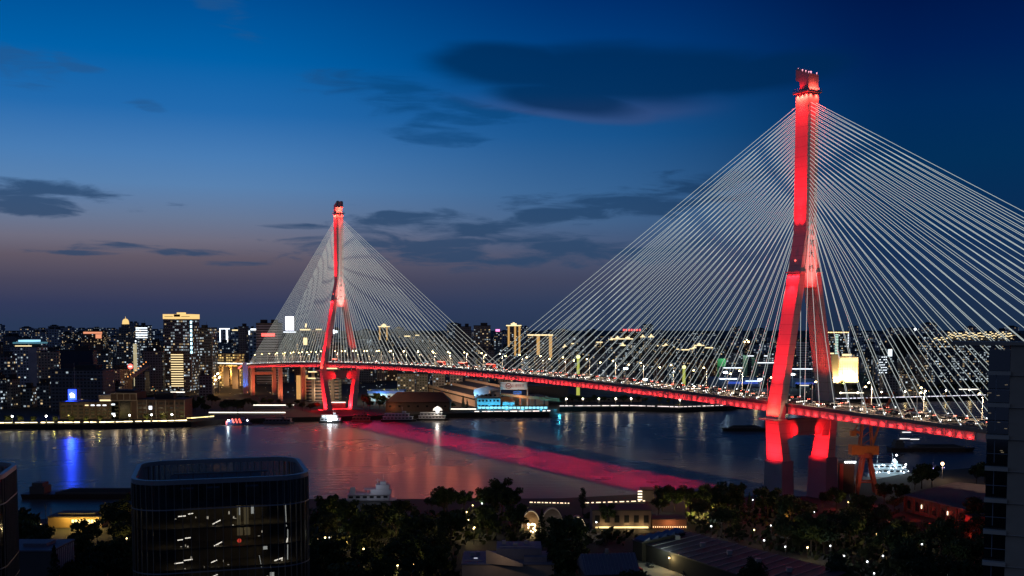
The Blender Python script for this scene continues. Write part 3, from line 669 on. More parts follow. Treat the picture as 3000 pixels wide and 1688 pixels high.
r, w, t, h = tower(674, 697, 966, 2200, 'farc', 'distant tower with a gold lit roof edge beside the white framed tower', yaw=0, name='office_tower'); part(r, 'roof_light', goldw, ((0, -t/2-.4, h-1), (w, .5, 2)))
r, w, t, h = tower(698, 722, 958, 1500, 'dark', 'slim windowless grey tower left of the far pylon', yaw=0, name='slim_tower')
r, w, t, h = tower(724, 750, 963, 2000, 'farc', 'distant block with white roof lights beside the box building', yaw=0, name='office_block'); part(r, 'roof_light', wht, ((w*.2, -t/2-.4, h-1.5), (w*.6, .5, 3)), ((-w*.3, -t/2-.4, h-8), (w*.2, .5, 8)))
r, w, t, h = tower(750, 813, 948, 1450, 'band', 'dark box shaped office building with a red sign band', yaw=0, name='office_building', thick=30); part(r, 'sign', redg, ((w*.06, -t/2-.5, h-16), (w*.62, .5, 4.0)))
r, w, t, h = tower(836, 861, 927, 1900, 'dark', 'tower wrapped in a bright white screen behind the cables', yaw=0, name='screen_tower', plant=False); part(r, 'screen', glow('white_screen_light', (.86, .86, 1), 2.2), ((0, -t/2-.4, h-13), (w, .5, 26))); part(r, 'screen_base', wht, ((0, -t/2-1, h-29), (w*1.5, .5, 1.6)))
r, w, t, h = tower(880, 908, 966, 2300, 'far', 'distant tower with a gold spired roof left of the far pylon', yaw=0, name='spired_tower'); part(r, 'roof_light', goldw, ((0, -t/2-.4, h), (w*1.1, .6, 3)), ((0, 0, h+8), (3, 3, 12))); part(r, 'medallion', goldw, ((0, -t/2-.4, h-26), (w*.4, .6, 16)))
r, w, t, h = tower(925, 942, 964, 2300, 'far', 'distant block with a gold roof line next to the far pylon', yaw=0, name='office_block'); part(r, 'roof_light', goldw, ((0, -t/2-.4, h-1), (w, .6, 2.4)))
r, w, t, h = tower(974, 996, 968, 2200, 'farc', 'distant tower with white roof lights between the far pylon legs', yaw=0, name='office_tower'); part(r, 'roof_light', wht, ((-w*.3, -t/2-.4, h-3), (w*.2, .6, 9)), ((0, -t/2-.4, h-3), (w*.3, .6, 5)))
def goldtop(px0, px1, pyt, d, label, pil=(0.15, .85), style='res', peak=True, lines=12):
    r, w, t, h = tower(px0, px1, pyt, d, style, label, yaw=0, name='gold_topped_tower', plant=False)
    mb = MB(); mb.box((0, 0, h+.6), (w*1.06, t*1.06, 1.8))
    if peak: mb.box((0, 0, h+3), (w*.4, t*.5, 2.6)); mb.box((0, 0, h+5), (w*.14, t*.2, 2))
    mb.build('cornice', goldw, r)
    for p in pil: part(r, 'lit_pier', amber, ((-w/2+w*p, -t/2-.35, h-lines), (w*.13, .5, 2*lines)))
    return r
goldtop(1108, 1138, 958, 1900, 'gold topped tower right of the far pylon behind the cables')
goldtop(1484, 1526, 955, 1800, 'gold topped tower with amber piers standing clear of the cables at mid span', (.15, .6, .9), lines=26)
goldtop(1547, 1618, 983, 1650, 'wide gold corniced tower with twin roof knobs where the cables meet the deck', (.42, .93), peak=False, lines=18)
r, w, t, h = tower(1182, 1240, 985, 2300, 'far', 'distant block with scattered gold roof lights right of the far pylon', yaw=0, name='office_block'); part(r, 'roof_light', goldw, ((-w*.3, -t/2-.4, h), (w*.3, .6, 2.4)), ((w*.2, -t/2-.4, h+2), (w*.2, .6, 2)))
tower(1330, 1380, 958, 1700, 'dark', 'dark flat topped tower left of mid span', yaw=.1); tower(1386, 1437, 955, 1650, 'res', 'tall dark apartment tower with a stepped roof left of mid span', yaw=.05)
r, w, t, h = tower(1446, 1470, 976, 1900, 'resc', 'dark tower with a magenta roof beacon near mid span', yaw=0); part(r, 'roof_light', glow('magenta_roof_light', (1, .25, .6), 2.2), ((0, 0, h+5), (w*.5, 4, 4)))
r, w, t, h = tower(1825, 1880, 975, 2500, 'brown', 'distant tower crowned by a red rooftop sign', yaw=0, name='sign_tower', plant=False)
mb = MB()
for k in range(7):
    x = -w*.5 + w*(k+.5)/7
    mb.box((x, 0, h+5.0), (w*.09, .6, 1.2)); mb.box((x, 0, h+8), (w*.09, .6, 1.2)); mb.box((x-(.02*w if k % 2 else -.02*w), 0, h+6.5), (1.4, .6, 4.6))
mb.build('roof_sign', redg, r)
part(r, 'sign_rail', steel, ((0, 0, h+2), (w*1.02, .8, .5)), ((-w*.3, 0, h+3), (.5, .5, 4)), ((w*.3, 0, h+3), (.5, .5, 4)))
gi = 0
for px, pw, py in ((1655, 12, 1018), (1683, 16, 1008), (1690, 18, 1020), (1722, 22, 1012), (1757, 16, 1004), (1758, 26, 1014), (1792, 14, 996), (1786, 14, 1018), (1810, 24, 994), (1840, 28, 994), (1804, 14, 1014), (1825, 14, 1013), (1848, 24, 1018), (1880, 26, 1015), (1884, 12, 988), (1909, 14, 988), (1924, 10, 1014), (1952, 18, 1014), (1976, 26, 1024), (2010, 20, 1026), (2036, 24, 1023), (2050, 26, 1013), (2075, 26, 1020)):
    d = 1900 + (gi*137) % 500
    r = goldtop(px-pw/2, px+pw/2, py, d, 'low gold trimmed apartment block in the cluster between the pylons', (), 'res', peak=gi % 3 != 1)
    r['group'] = 'gold trimmed blocks between the pylons'; r.name = 'gold_trimmed_block'; gi += 1
r, w, t, h = tower(2178, 2198, 1000, 2100, 'brown', 'block with bright amber roof lamps left of the near pylon', yaw=0, name='apartment_block'); part(r, 'roof_lamp', sodium, ((-w*.3, -t/2-.4, h-1), (2.6, .8, 2)), ((w*.25, -t/2-.4, h-1), (3, .8, 2.4)), ((0, -t/2-.4, h+3), (1.6, .8, 1.2)))
r, w, t, h = tower(2340, 2370, 1000, 1500, 'band', 'pale office block with horizontal bands seen between the near pylon legs', yaw=0, name='office_block')
r, w, t, h = tower(2420, 2487, 972, 1700, 'off', 'square tower outlined with amber dots and a central column of white lights', yaw=0, name='hotel_tower', plant=False)
mb = MB()
for k in range(14): mb.box((-w/2+w*(k+.5)/14, -t/2-.4, h-1.2), (w*.045, .6, 1.6))
mb.build('roof_lights', glow('orange_dot_light', (1, .66, .30), 2.6), r)['kind'] = 'stuff'
mb = MB()
for k in range(22): mb.box((-w*.03, -t/2-.4, h-5-2.6*k), (w*.13, .6, 1.2))
mb.build('stair_light', glow('green_white_light', (.6, .9, .75), 1.3), r)
mb = MB()
for k in range(9):
    mb.box((w/2-.8, -t/2-.4, h-4-2.6*k), (1.6, .6, 1.1))
    if k < 5: mb.box((-w/2+.8, -t/2-.4, h-4-2.6*k), (1.6, .6, 1.1))
mb.build('edge_light', wht, r)
hot = windows('gold_hotel_facade', (.42, .34, .22), 3.2, 3.4, .0, 1, .5, .4, .35, (.04, .03, .02))
r, w, t, h = tower(2434, 2515, 1046, 1290, hot, 'low hotel floodlit gold from the ground with pale fins on top', yaw=0, name='hotel', plant=False, base=FZ+9)
part(r, 'podium', mat('podium_stone', (.2, .16, .1), .8), ((0, 0, -4.5), (w*1.02, t*1.05, 9)))
part(r, 'corner_tower', mat('pale_gold_wall', (.42, .36, .26), .7), ((-w*.36, -t/2-1.0, h/2+1.5), (w*.27, 2.4, h+3)))
part(r, 'fin', goldw, *[((-w*.14+w*.61*k/15, -t/2-.4, h-3.5), (.7, .5, 5)) for k in range(16)]); part(r, 'roof_light', goldw, ((w*.2, 0, h+2.2), (w*.32, 3, 2.4)), ((-w*.38, 0, h+4.0), (w*.2, 3, 1.6)))
for k in range(6):
    q = r.location + Vector((-w/2+w*(k+.5)/6, -t/2-7, .5)); lamp('SPOT', 'hotel_floodlight', q, (1, .70, .28), 52000, q+Vector((0, 6, 12)), .6, 110, .8)
r, w, t, h = tower(2624, 2702, 992, 1650, mat('black_glass_block', (.008, .010, .014), .5), 'big plain black tower with a lit crane boom on its roof', yaw=0, name='black_tower', thick=40)
mb = MB(); mb.beam((-w*.1, 0, h+6), (w*.36, 0, h+8), 1.2, 1.2); mb.beam((w*.36, 0, h+8), (w*.4, 0, h+14), 1.2, 1.2); mb.build('roof_boom', mat('pale_boom', (.35, .35, .35)), r); part(r, 'boom_lamp', white_bulb, ((w*.4, -1, h+15), (2.2, 2, 2.2)))
r, w, t, h = tower(2730, 2965, 1005, 1500, 'off', 'long dark building at the right with a wavy string of gold roof lights', yaw=0, name='shopping_centre', thick=50, plant=False)
mb = MB(); r5 = random.Random(5)
for k in range(46):
    x = -w/2+w*(k+.5)/46; zz = h + (9 if k > 8 else 1) + abs(math.sin(k*.9))*5 + r5.random()*2
    mb.box((x, -t/2-.5, zz), (w/46*.95, .8, 1.3))
    if k > 8: mb.box((x, -t/2-.4, zz-4), (w/46*.8, .6, 1.0))
mb.build('roof_lights', goldw, r); part(r, 'upper_storey', W['dark'], ((w*.09, 2, h+4.6), (w*.82, t*.8, 9)))
r, w, t, h = tower(2585, 2615, 1022, 1500, 'off', 'dark block with a bright white screen panel on its front', yaw=0, name='office_block'); part(r, 'screen', glow('soft_white_screen', (.8, .93, 1), 1.7), ((w*.25, -t/2-.4, h-6), (w*.4, .5, 10)))
r, w, t, h = tower(2575, 2600, 1040, 1420, 'resc', 'small block with a close grid of white windows right of the gold hotel', yaw=0, name='apartment_block'); part(r, 'window_grid', wht, *[((-w*.36+w*.24*i, -t/2-.2, h-3-3.6*j), (1.6, .3, 1.0)) for i in range(4) for j in range(9) if (i*3+j*5) % 4])

# --- nameless blocks that fill the city, row behind row
fill = random.Random(11)
def zone(px):
    for x, n in ((150, 'at the far left'), (300, 'behind the billboard building'), (420, 'near the golden dome'), (600, 'around the gold crowned tower'), (750, 'left of the box building'), (950, 'behind the far pylon cables'), (1120, 'right of the far pylon'), (1330, 'left of the dark flat topped tower'), (1480, 'near the mid span apartment towers'), (1640, 'near the wide gold corniced tower'), (1900, 'around the red roof sign'), (2150, 'behind the middle cables'), (2300, 'left of the near pylon'), (2430, 'between the near pylon legs'), (2620, 'around the gold hotel'), (2730, 'beside the plain black tower')):
        if px < x: return n
    return 'below the wavy roof lights'
FILL = []
def row(d0, d1, wmin, wmax, ytf, styles, x0=-30, x1=2960, gap=.15):
    px = x0
    while px < x1:
        w = wmin + fill.random()*(wmax-wmin); d = d0 + fill.random()*(d1-d0);
        st = fill.choice(styles); yt = ytf(px)
        if yt is not None:
            kind = {'res': 'dark apartment block', 'resc': 'grey cool lit apartment block', 'off': 'office block', 'dark': 'nearly unlit block', 'old': 'old warm lit block', 'brown': 'brown apartment block', 'far': 'hazy distant block', 'farc': 'hazy cool lit distant block'}[st]
            r, _, _, _ = tower(px, px+w, yt, d, st, kind + ' ' + zone(px+w/2), name='city_block', group='ordinary city blocks on the far bank')
            FILL.append(r)
        px += w*(1+fill.random()*gap*2)
g = fill.gauss
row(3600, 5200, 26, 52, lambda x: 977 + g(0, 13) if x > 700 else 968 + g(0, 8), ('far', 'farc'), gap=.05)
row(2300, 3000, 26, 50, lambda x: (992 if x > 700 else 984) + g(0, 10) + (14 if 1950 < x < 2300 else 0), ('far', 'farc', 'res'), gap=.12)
row(1750, 2050, 24, 48, lambda x: 1012 + g(0, 12) + (12 if x > 1900 else 0), ('res', 'resc', 'brown', 'dark', 'off'), gap=.2)
row(1450, 1560, 26, 54, lambda x: 1046 + g(0, 12) if not 2400 < x < 2530 else None, ('res', 'resc', 'old', 'dark', 'brown'), gap=.35)
row(1180, 1260, 30, 60, lambda x: 1092 + g(0, 9) if x < 430 or 566 < x < 610 else (1094+g(0, 6) if 1130 < x < 1500 or 2520 < x < 2700 else None), ('old', 'dark', 'res'), gap=.3)
row(1010, 1040, 28, 50, lambda x: 1122 + g(0, 8) if x < 330 else None, ('old', 'res', 'resc'), gap=.2, x1=330)
# ---------------------------------------------------------------- trees
bark = mat('bark', (.045, .035, .028), .9)
def leafmat(name, c):
    m = mat(name, c, .7, var=.45, vs=1.2, spec=.2); return m
leaf_a, leaf_b, leaf_c = leafmat('leaf_green', (.032, .052, .018)), leafmat('leaf_dark', (.02, .036, .016)), leafmat('leaf_olive', (.042, .05, .018))
TR = random.Random(21)
def tree_proto(name, shape, h, cr, leafm, nleaf, seed):
    r_ = random.Random(seed); root = thing(name, '', 'tree'); KIDS[root.name] = []
    mb = MB(); th = h*(.36 if shape != 'cone' else .2)
    mb.tube((0, 0, -.3), (0, 0, th), h*.028, h*.02, n=7)
    if shape == 'cone': mb.tube((0, 0, th), (0, 0, h*.93), h*.02, .04, n=6)
    tips = []
    if shape == 'round':
        for k in range(6):
            a = k*1.05+r_.random(); e = (math.cos(a)*cr*.6, math.sin(a)*cr*.6, th+(h-th)*(.3+.4*r_.random())); mb.tube((0, 0, th*.9), e, h*.015, h*.005, n=5); tips.append(e)
        mb.tube((0, 0, th*.9), (0, 0, h*.85), h*.017, h*.004, n=5)
    mb.build('trunk', bark, root)
    mb = MB(); clumps = []
    if shape == 'round':
        for k in range(15):
            a = r_.random()*6.28; rr = cr*math.sqrt(r_.random())*.78; zz = th*1.1 + (h-th*1.1)*(.12+.76*r_.random())
            rr *= math.sqrt(max(.15, 1-((zz-th*1.3)/(h-th*1.0)-.35)**2*1.9)); clumps.append((rr*math.cos(a), rr*math.sin(a), zz, cr*(.26+.2*r_.random())))
    elif shape == 'tall':
        for k in range(14):
            zz = th*.8+(h-th*.8)*(k+.5)/14; ww = cr*(.9-.5*abs(k/13-.4)); a = r_.random()*6.28; clumps.append((ww*.35*math.cos(a), ww*.35*math.sin(a), zz, ww*.62))
    per = nleaf//max(1, len(clumps)) if clumps else 0
    ls = max(.28, cr*.10)
    def leaf(p, s):
        d = Vector((r_.gauss(0, 1), r_.gauss(0, 1), r_.gauss(0, .8))).normalized(); e = d.orthogonal().normalized(); f = d.cross(e); p = Vector(p)
        mb.add([p-e*s, p+f*s*.55, p+e*s, p-f*s*.55], [[0, 1, 2, 3]])
    for c in clumps:
        for _ in range(per):
            v = Vector((r_.gauss(0, 1), r_.gauss(0, 1), r_.gauss(0, 1))).normalized()*(c[3]*(r_.random()**.4)); leaf((c[0]+v.x, c[1]+v.y, c[2]+v.z*.75), ls*(.6+.8*r_.random()))
    if shape == 'cone':
        for _ in range(nleaf):
            k = r_.random()**1.3; zz = th*.6+(h-th*.6)*k; ww = cr*(1-k)**.85*(.55+.45*abs(math.sin(zz*2.3))); a = r_.random()*6.28; q = ww*math.sqrt(r_.random()); leaf((q*math.cos(a), q*math.sin(a), zz-q*.25), ls*(.6+.7*r_.random()))
    mb.build('crown', leafm, root, recalc=False)
    return root, h
TP = {'round1': tree_proto('broadleaf_tree', 'round', 11.5, 5.2, leaf_a, 1500, 1), 'round2': tree_proto('broadleaf_tree', 'round', 10, 4.4, leaf_b, 1400, 2), 'round3': tree_proto('broadleaf_tree', 'round', 9, 4.8, leaf_c, 1400, 3),
      'tall': tree_proto('poplar_tree', 'tall', 13, 3.0, leaf_b, 1200, 4), 'cone': tree_proto('conifer_tree', 'cone', 12.5, 3.0, leaf_b, 1500, 5), 'small': tree_proto('small_tree', 'round', 5.2, 2.4, leaf_c, 700, 6)}
tused = set(); TREES = []
def tree(kind, loc, s, label, group):
    pr, h = TP[kind]
    o = pr if kind not in tused else copy_tree(pr); tused.add(kind)
    o.location = loc; o.rotation_euler = (0, 0, TR.random()*6.28); k = s*(.85+.3*TR.random()); o.scale = (k*(.9+.2*TR.random()), k*(.9+.2*TR.random()), k)
    tag(o, label, 'tree', group); TREES.append(o); return o

# ---------------------------------------------------------------- far bank, near the water
brick = mat('sand_brick', (.20, .14, .095), .85, vs=.6); brickd = mat('dark_brick', (.10, .06, .045), .85, vs=.6); beige = mat('beige_render', (.34, .24, .18), .85, vs=.3); slate = mat('dark_roof', (.03, .028, .03), .8, vs=.5); rust = mat('rust_red_roof', (.09, .035, .028), .8, vs=.5)
winm = mat('dark_window', (.012, .014, .018), .25, var=0); pier_m = mat('pale_pier', (.34, .28, .22), .8)
def low(px0, px1, pyt, d, th, m, name, label, cat='building', group=None, yaw=0.0, base=FZ):
    a, b = at(px0, pyt, d), at(px1, pyt, d); r = thing(name, label, cat, ((a.x+b.x)/2, d+th/2, base), yaw, group); w, h = b.x-a.x, a.z-base
    mb = MB(); mb.box((0, 0, h/2), (w, th, h)); mb.build('wall', m, r); return r, w, th, h
# brick dock buildings
r, w, t, h = low(176, 384, 1179, 905, 24, brick, 'dock_warehouse', 'long sand brick dock warehouse with rows of small windows and a blue lit roof end')
for row_ in range(4):
    for k in range(12):
        if row_ == 3 and k in (4, 5, 6, 7): continue
        part(r, 'window', winm, ((-w/2+w*(k+.5)/12, -t/2-.05, 2.6+row_*(h-3)/4), (w/12*.62, .2, 1.5)))
for k in (4, 5, 6, 7): part(r, 'lit_window', goldw if k == 4 else wht, ((-w/2+w*(k+.5)/12, -t/2-.05, h-2.6), (w/12*.6, .2, 1.0)))
part(r, 'pilaster', brick, *[((-w/2+w*k/6, -t/2-.25, h/2), (.7, .5, h)) for k in range(7)]); part(r, 'roof', slate, ((0, 0, h+.3), (w+1, t+1, .6)))
part(r, 'roof_house', mat('rooftop_beige', (.4, .3, .24)), ((w*.14, 4, h+3.2), (w*.34, 10, 5.2))); part(r, 'roof_light', goldw, ((w*.12, -4, h+1.2), (w*.22, .6, 1.2))); part(r, 'orange_panel', glow('orange_wall_light', (1, .40, .08), .5), ((w*.36, -1.2, h+3.2), (w*.1, .4, 4.5)))
r, w, t, h = low(325, 400, 1150, 905, 24, brickd, 'gate_tower', 'brick gate tower with a truss frame and open dark bay between the two dock buildings')
part(r, 'dark_bay', winm, ((w*.05, -t/2-.1, h*.36), (w*.42, .3, h*.7))); part(r, 'frame', pier_m, ((0, -t/2-.5, h-1), (w, .8, .8)), ((0, -t/2-.5, h-7), (w, .8, .8)), *[((-w/2+w*k/4, -t/2-.5, h-4), (.6, .7, 6)) for k in range(5)])
part(r, 'lit_window', wht, ((-w*.42, -t/2-.3, h*.55), (3, .3, 1.2)), ((-w*.42, -t/2-.3, h*.2), (3, .3, 1.2))); part(r, 'gable', slate, ((0, 0, h+.8), (w*.7, t*.7, 1.6)))
r, w, t, h = low(402, 540, 1172, 905, 22, brickd, 'dock_warehouse', 'dark brick dock building with a grid of piers and one bright window', group=None)
for row_ in range(4):
    for k in range(9):
        if (row_, k) == (2, 2): continue
        part(r, 'window', winm, ((-w/2+w*(k+.5)/9, -t/2-.05, 2.6+row_*(h-2)/4), (w/9*.72, .2, 2.0)))
part(r, 'bright_window', wht, ((-w/2+w*2.5/9, -t/2-.1, 2.6+2*(h-2)/4), (w/9*.6, .2, 3.0))); part(r, 'pilaster', pier_m, *[((-w/2+w*k/5, -t/2-.3, h/2), (.6, .5, h)) for k in range(6)]); part(r, 'roof', slate, ((0, 0, h+.3), (w+1, t+1, .6)), ((0, 2, h+3.2), (w*.4, 8, 5)))
# blue lit cube
r, w, t, h = low(199, 224, 1140, 935, 9, mat('blue_lit_wall', (.10, .12, .3), .6), 'sign_cube', 'small cube tower glowing deep blue with a white emblem and a mast')
part(r, 'blue_panel', blueg, ((0, -t/2-.1, h*.78), (w*.96, .2, h*.42))); mb = MB(); mb.tube((w*.05, 0, h), (w*.05, 0, h+24), .25, .1, n=5); mb.build('mast', steel, r)
mb = MB(); mb.ball((-.4, -t/2-.5, h*.80), 1.7, 8, 5, .8); mb.ball((1.0, -t/2-.5, h*.76), 1.2, 8, 5, .8); mb.box((.2, -t/2-.5, h*.70), (3.6, .3, .5)); mb.build('emblem', glow('emblem_light', (.9, .95, 1), 6), r)
lamp('SPOT', 'sign_cube_light', r.location + Vector((0, -9, h*.8)), (.01, .05, 1), 160000, ground(215, 1360), .8, 30, .9)
lamp('POINT', 'sign_cube_glow', r.location + Vector((0, -7, h*.72)), (.02, .06, 1), 7000, size=1)
# terraced warehouse with long pale parapets
a, b = ground(1390, 1196, FZ), at(1215, 1118, 1180)
r = thing('terraced_warehouse', 'big terraced warehouse with long pale parapet bands running away from the river', 'warehouse', (0, 0, 0))
def wallseg(mb, p, q, z0, z1, th=.8): mb.beam((p[0], p[1], (z0+z1)/2), (q[0], q[1], (z0+z1)/2), th, z1-z0)
def px3(px, py, d): v = at(px, py, d); return v
A = at(1392, 1195, 1040); B = at(1206, 1150, 1330); z1 = at(1392, 1165, 1040).z
mb = MB(); mb.hexa([(A.x, A.y, FZ), (A.x+75, A.y+20, FZ), (B.x+75, B.y+40, FZ), (B.x, B.y, FZ)], [(A.x, A.y, z1), (A.x+75, A.y+20, z1), (B.x+75, B.y+40, z1), (B.x, B.y, z1)]); mb.build('wall', beige, r)
for k, (dx, dz) in enumerate(((0, 0), (16, 5), (32, 9.5))):
    mb = MB(); p, q = Vector((A.x+dx-.5, A.y+dx*.2+2*k, 0)), Vector((B.x+dx-.5, B.y+dx*.2+2*k, 0)); wallseg(mb, p, q, z1+dz-1.2, z1+dz+1.6); mb.build('parapet', beige, r)
    mb = MB(); wallseg(mb, p+Vector((-.3, 0, 0)), q+Vector((-.3, 0, 0)), z1+dz-2.4, z1+dz-1.25); mb.build('window_strip', winm, r)
    if k < 2:
        mb = MB(); p2 = p+Vector((.6, 0, 0)); q2 = q+Vector((.6, 0, 0)); mb.add([(p2.x, p2.y, z1+dz+.4), (p2.x+16.0, p2.y+5, z1+dz+3.8), (q2.x+16.0, q2.y+5, z1+dz+3.8), (q2.x, q2.y, z1+dz+.4)], [[0, 1, 2, 3]]); mb.build('roof', slate, r)
lamp('AREA', 'warehouse_fill_light', at(1290, 1150, 1040)+Vector((-40, 0, 26)), (1, .62, .36), 120000, (A.x, A.y+120, 14), sx=16, sy=16)  # added area light that brightens the warehouse's pale bands
# red hipped roof house in front
r, w, t, h = low(1130, 1318, 1178, 985, 22, brickd, 'hipped_roof_house', 'house with a large dark red hipped roof behind the pontoons')
mb = MB(); mb.add([(-w/2-1, -t/2-1, h), (w/2+1, -t/2-1, h), (w/2+1, t/2+1, h), (-w/2-1, t/2+1, h), (-w/2+10, 0, h+9), (w/2-8, 0, h+9)], [[0, 1, 5, 4], [1, 2, 5], [2, 3, 4, 5], [3, 0, 4], [3, 2, 1, 0]]); mb.build('roof', rust, r)
part(r, 'chimney', pier_m, ((w*.36, 0, h+8.5), (2, 2, 4)))
for k in range(7): part(r, 'window', winm, ((-w/2+w*(k+.5)/7, -t/2-.05, h*.55), (2.2, .2, 1.8)))
lamp('POINT', 'porch_light', r.location+Vector((-w/2+6, -t/2-5, 4)), (1, .34, .12), 900, size=.5)
# blue roofed shed
r, w, t, h = low(1080, 1182, 1148, 1120, 26, mat('teal_lit_wall', (.3, .42, .46)), 'blue_roofed_shed', 'low shed with a blue roof and teal lit end wall beside the far pylon')
part(r, 'roof', mat('blue_sheet_roof', (.03, .09, .30), .5), ((0, 0, h+.6), (w+2, t+3, 1.2))); part(r, 'fascia', mat('blue_fascia', (.04, .12, .4), .5), ((0, -t/2-1.6, h-.6), (w+2, .3, 2.4)))
for k in range(6): part(r, 'window', winm, ((-w/2+w*(k+.5)/6, -t/2-.05, h*.5), (w/6*.5, .2, 2.4)))
lamp('POINT', 'shed_light', r.location+Vector((-6, -t/2-7, 6)), (.45, .85, 1), 7000, size=.5)
# cyan lit office
cw_ = mat('pale_office_wall', (.5, .52, .53), .7)
r, w, t, h = low(1398, 1466, 1168, 1022, 20, cw_, 'quay_office', 'two storey quay office flooded with cyan light')
for row_ in range(2):
    for k in range(6): part(r, 'window', winm, ((-w/2+w*(k+.6)/6.3, -t/2-.05, 2.6+row_*h*.52), (w/6*.5, .2, 1.9)))
part(r, 'end_wing', cw_, ((w/2+8, -1, h*.32), (12, t*.8, h*.64))); part(r, 'roof', slate, ((0, 0, h+.3), (w+1, t+1, .6)))
r2, w2, t2, h2 = low(1388, 1466, 1146, 1048, 16, cw_, 'dock_hall', 'taller gabled dock hall with small windows behind the cyan office')
for k in range(5): part(r2, 'window', winm, ((-w2/2+w2*(k+.8)/6, -t2/2-.05, h2-4.2), (2.4, .2, 1.7)))
mb = MB(); mb.prism([(-w2/2, h2), (w2/2, h2), (w2/2, h2+1.5), (0, h2+4.5), (-w2/2, h2+1.5)], lambda p: (p[0], -t2/2, p[1]), lambda p: (p[0], t2/2, p[1])); mb.build('gable', cw_, r2)
for dx in (-14, 2, 18, 34, 52, 70):
    q = Vector((r.location.x+dx, r.location.y-t/2-9, FZ+1.5)); lamp('POINT', 'cyan_quay_light', q, (.06, .62, 1), 5200, size=.5)
lamp('POINT', 'cyan_quay_light', r2.location+Vector((-w2*.45, -t2/2-6, h2*.7)), (.25, .6, 1), 5000, size=.5)
r = thing('quay_canopy', 'long low canopy with a cyan glowing underside along the quay', 'canopy', tuple(at(1400, 1200, 1000).xy)+(FZ,)); mb = MB(); L_ = (1605-1400)/F*1000
mb.box((L_/2, 0, 4.2), (L_, 5, .4)); mb.build('roof', slate, r)
mb = MB()
for k in range(18): mb.box((L_*(k+.5)/18, .5, 2.4), (L_/18*.78, .2, 2.0))
mb.build('light_panel', glow('cyan_panel_light', (.30, .80, 1), 1.5), r)
mb = MB()
for k in range(10): mb.tube((L_*k/9, -1.5, 0), (L_*k/9, -1.5, 4), .2, n=5)
mb.build('post', steel, r)
# gantry hall with a sign
r = thing('dock_gantry', 'dock gantry hall on tall legs carrying a pale sign board above the cyan quay', 'gantry', tuple(at(1505, 1200, 1030).xy)+(FZ,)); s_ = 1030/F
gx = lambda px: (px-1505)*s_; gz = lambda py: CAMH-FZ-(py-953)*s_*1.0
mb = MB()
for px in (1497, 1524, 1550, 1568, 1595): mb.box((gx(px), 0, gz(1158)/2), (1.8, 2.4, gz(1158)))
mb.build('legs', rust, r)
mb = MB(); mb.prism([(gx(1468), gz(1152)), (gx(1640), gz(1168)), (gx(1640), gz(1176)), (gx(1550), gz(1168)), (gx(1468), gz(1158))], lambda p: (p[0], -1.6, p[1]), lambda p: (p[0], 8, p[1])); mb.build('roof_beam', mat('ochre_beam', (.30, .17, .08), .7), r)
mb = MB(); mb.m = 0; mb.box((gx(1505), -2, gz(1130)), (gx(1545)-gx(1466), .8, gz(1119)-gz(1141))); mb.m = 1
for k in range(24):
    a1, a2 = k*2*math.pi/24, (k+1)*2*math.pi/24; mb.beam((gx(1490)+2.6*math.cos(a1), -2.5, gz(1130)+2.6*math.sin(a1)), (gx(1490)+2.6*math.cos(a2), -2.5, gz(1130)+2.6*math.sin(a2)), .2, .8)
mb.box((gx(1490), -2.5, gz(1130)), (3.2, .2, .8)); mb.box((gx(1490), -2.5, gz(1130)-1.0), (2.4, .2, .6))
text_into(mb, '上港物流', (gx(1517), -2.46, gz(1130)), (1, 0, 0), (0, 0, 1), 3.4, ez=(0, -1, 0)); mb.build('sign_board', [mat('sign_board_paint', (.45, .38, .34), .7), mat('sign_red_ink', (.16, .03, .03), .6, var=0)], r)
mb = MB()
for px in (1466, 1545): mb.box((gx(px), 0, gz(1141)/2+4), (1.2, 2, gz(1119)+4))
mb.build('frame_post', beige, r); mb = MB(); mb.box((gx(1516), -2, gz(1150)), (9, .8, 3.6)); mb.build('blue_banner', mat('blue_banner', (.02, .08, .3), .6), r)
lamp('POINT', 'gantry_light', r.location+Vector((gx(1525), -7, gz(1172))), (1, .45, .10), 5000, size=.5)
lamp('SPOT', 'sign_light', r.location+Vector((gx(1505), -22, gz(1118))), (1, .8, .68), 12000, r.location+Vector((gx(1505), 0, gz(1131))), .5, 80, .8)
# dark sheds to the right
r, w, t, h = low(1548, 1665, 1133, 1090, 40, slate, 'dark_shed', 'wide unlit shed right of the dock gantry'); part(r, 'roof', slate, ((0, 0, h+.4), (w+1, t+1, .8)))
r, w, t, h = low(1665, 1880, 1166, 1110, 30, mat('drab_wall', (.16, .12, .10), .85), 'drab_shed', 'long drab low shed behind the quay trees left of the near pylon'); part(r, 'roof', slate, ((0, 0, h+.4), (w+1, t+1, .8)))
for k in range(10): part(r, 'window', winm, ((-w/2+w*(k+.5)/10, -t/2-.05, h*.55), (2.6, .2, 1.6)))
r, w, t, h = low(896, 992, 1109, 1130, 18, W['band'], 'banded_block', 'beige block with stacked floor bands seen through the far pylon legs')
part(r, 'floor_band', beige, *[((0, -t/2-.4, 3+3.6*k), (w, .8, 1.3)) for k in range(int(h/3.6))]); lamp('POINT', 'yard_light', r.location+Vector((0, -t/2-14, 10)), (1, .7, .45), 9000, size=.6)
r, w, t, h = low(868, 896, 1100, 1150, 12, amber, 'lit_shaft', 'narrow amber lit shaft behind the side span pier'); part(r, 'roof', slate, ((0, 0, h+.3), (w+.5, t+.5, .6)))
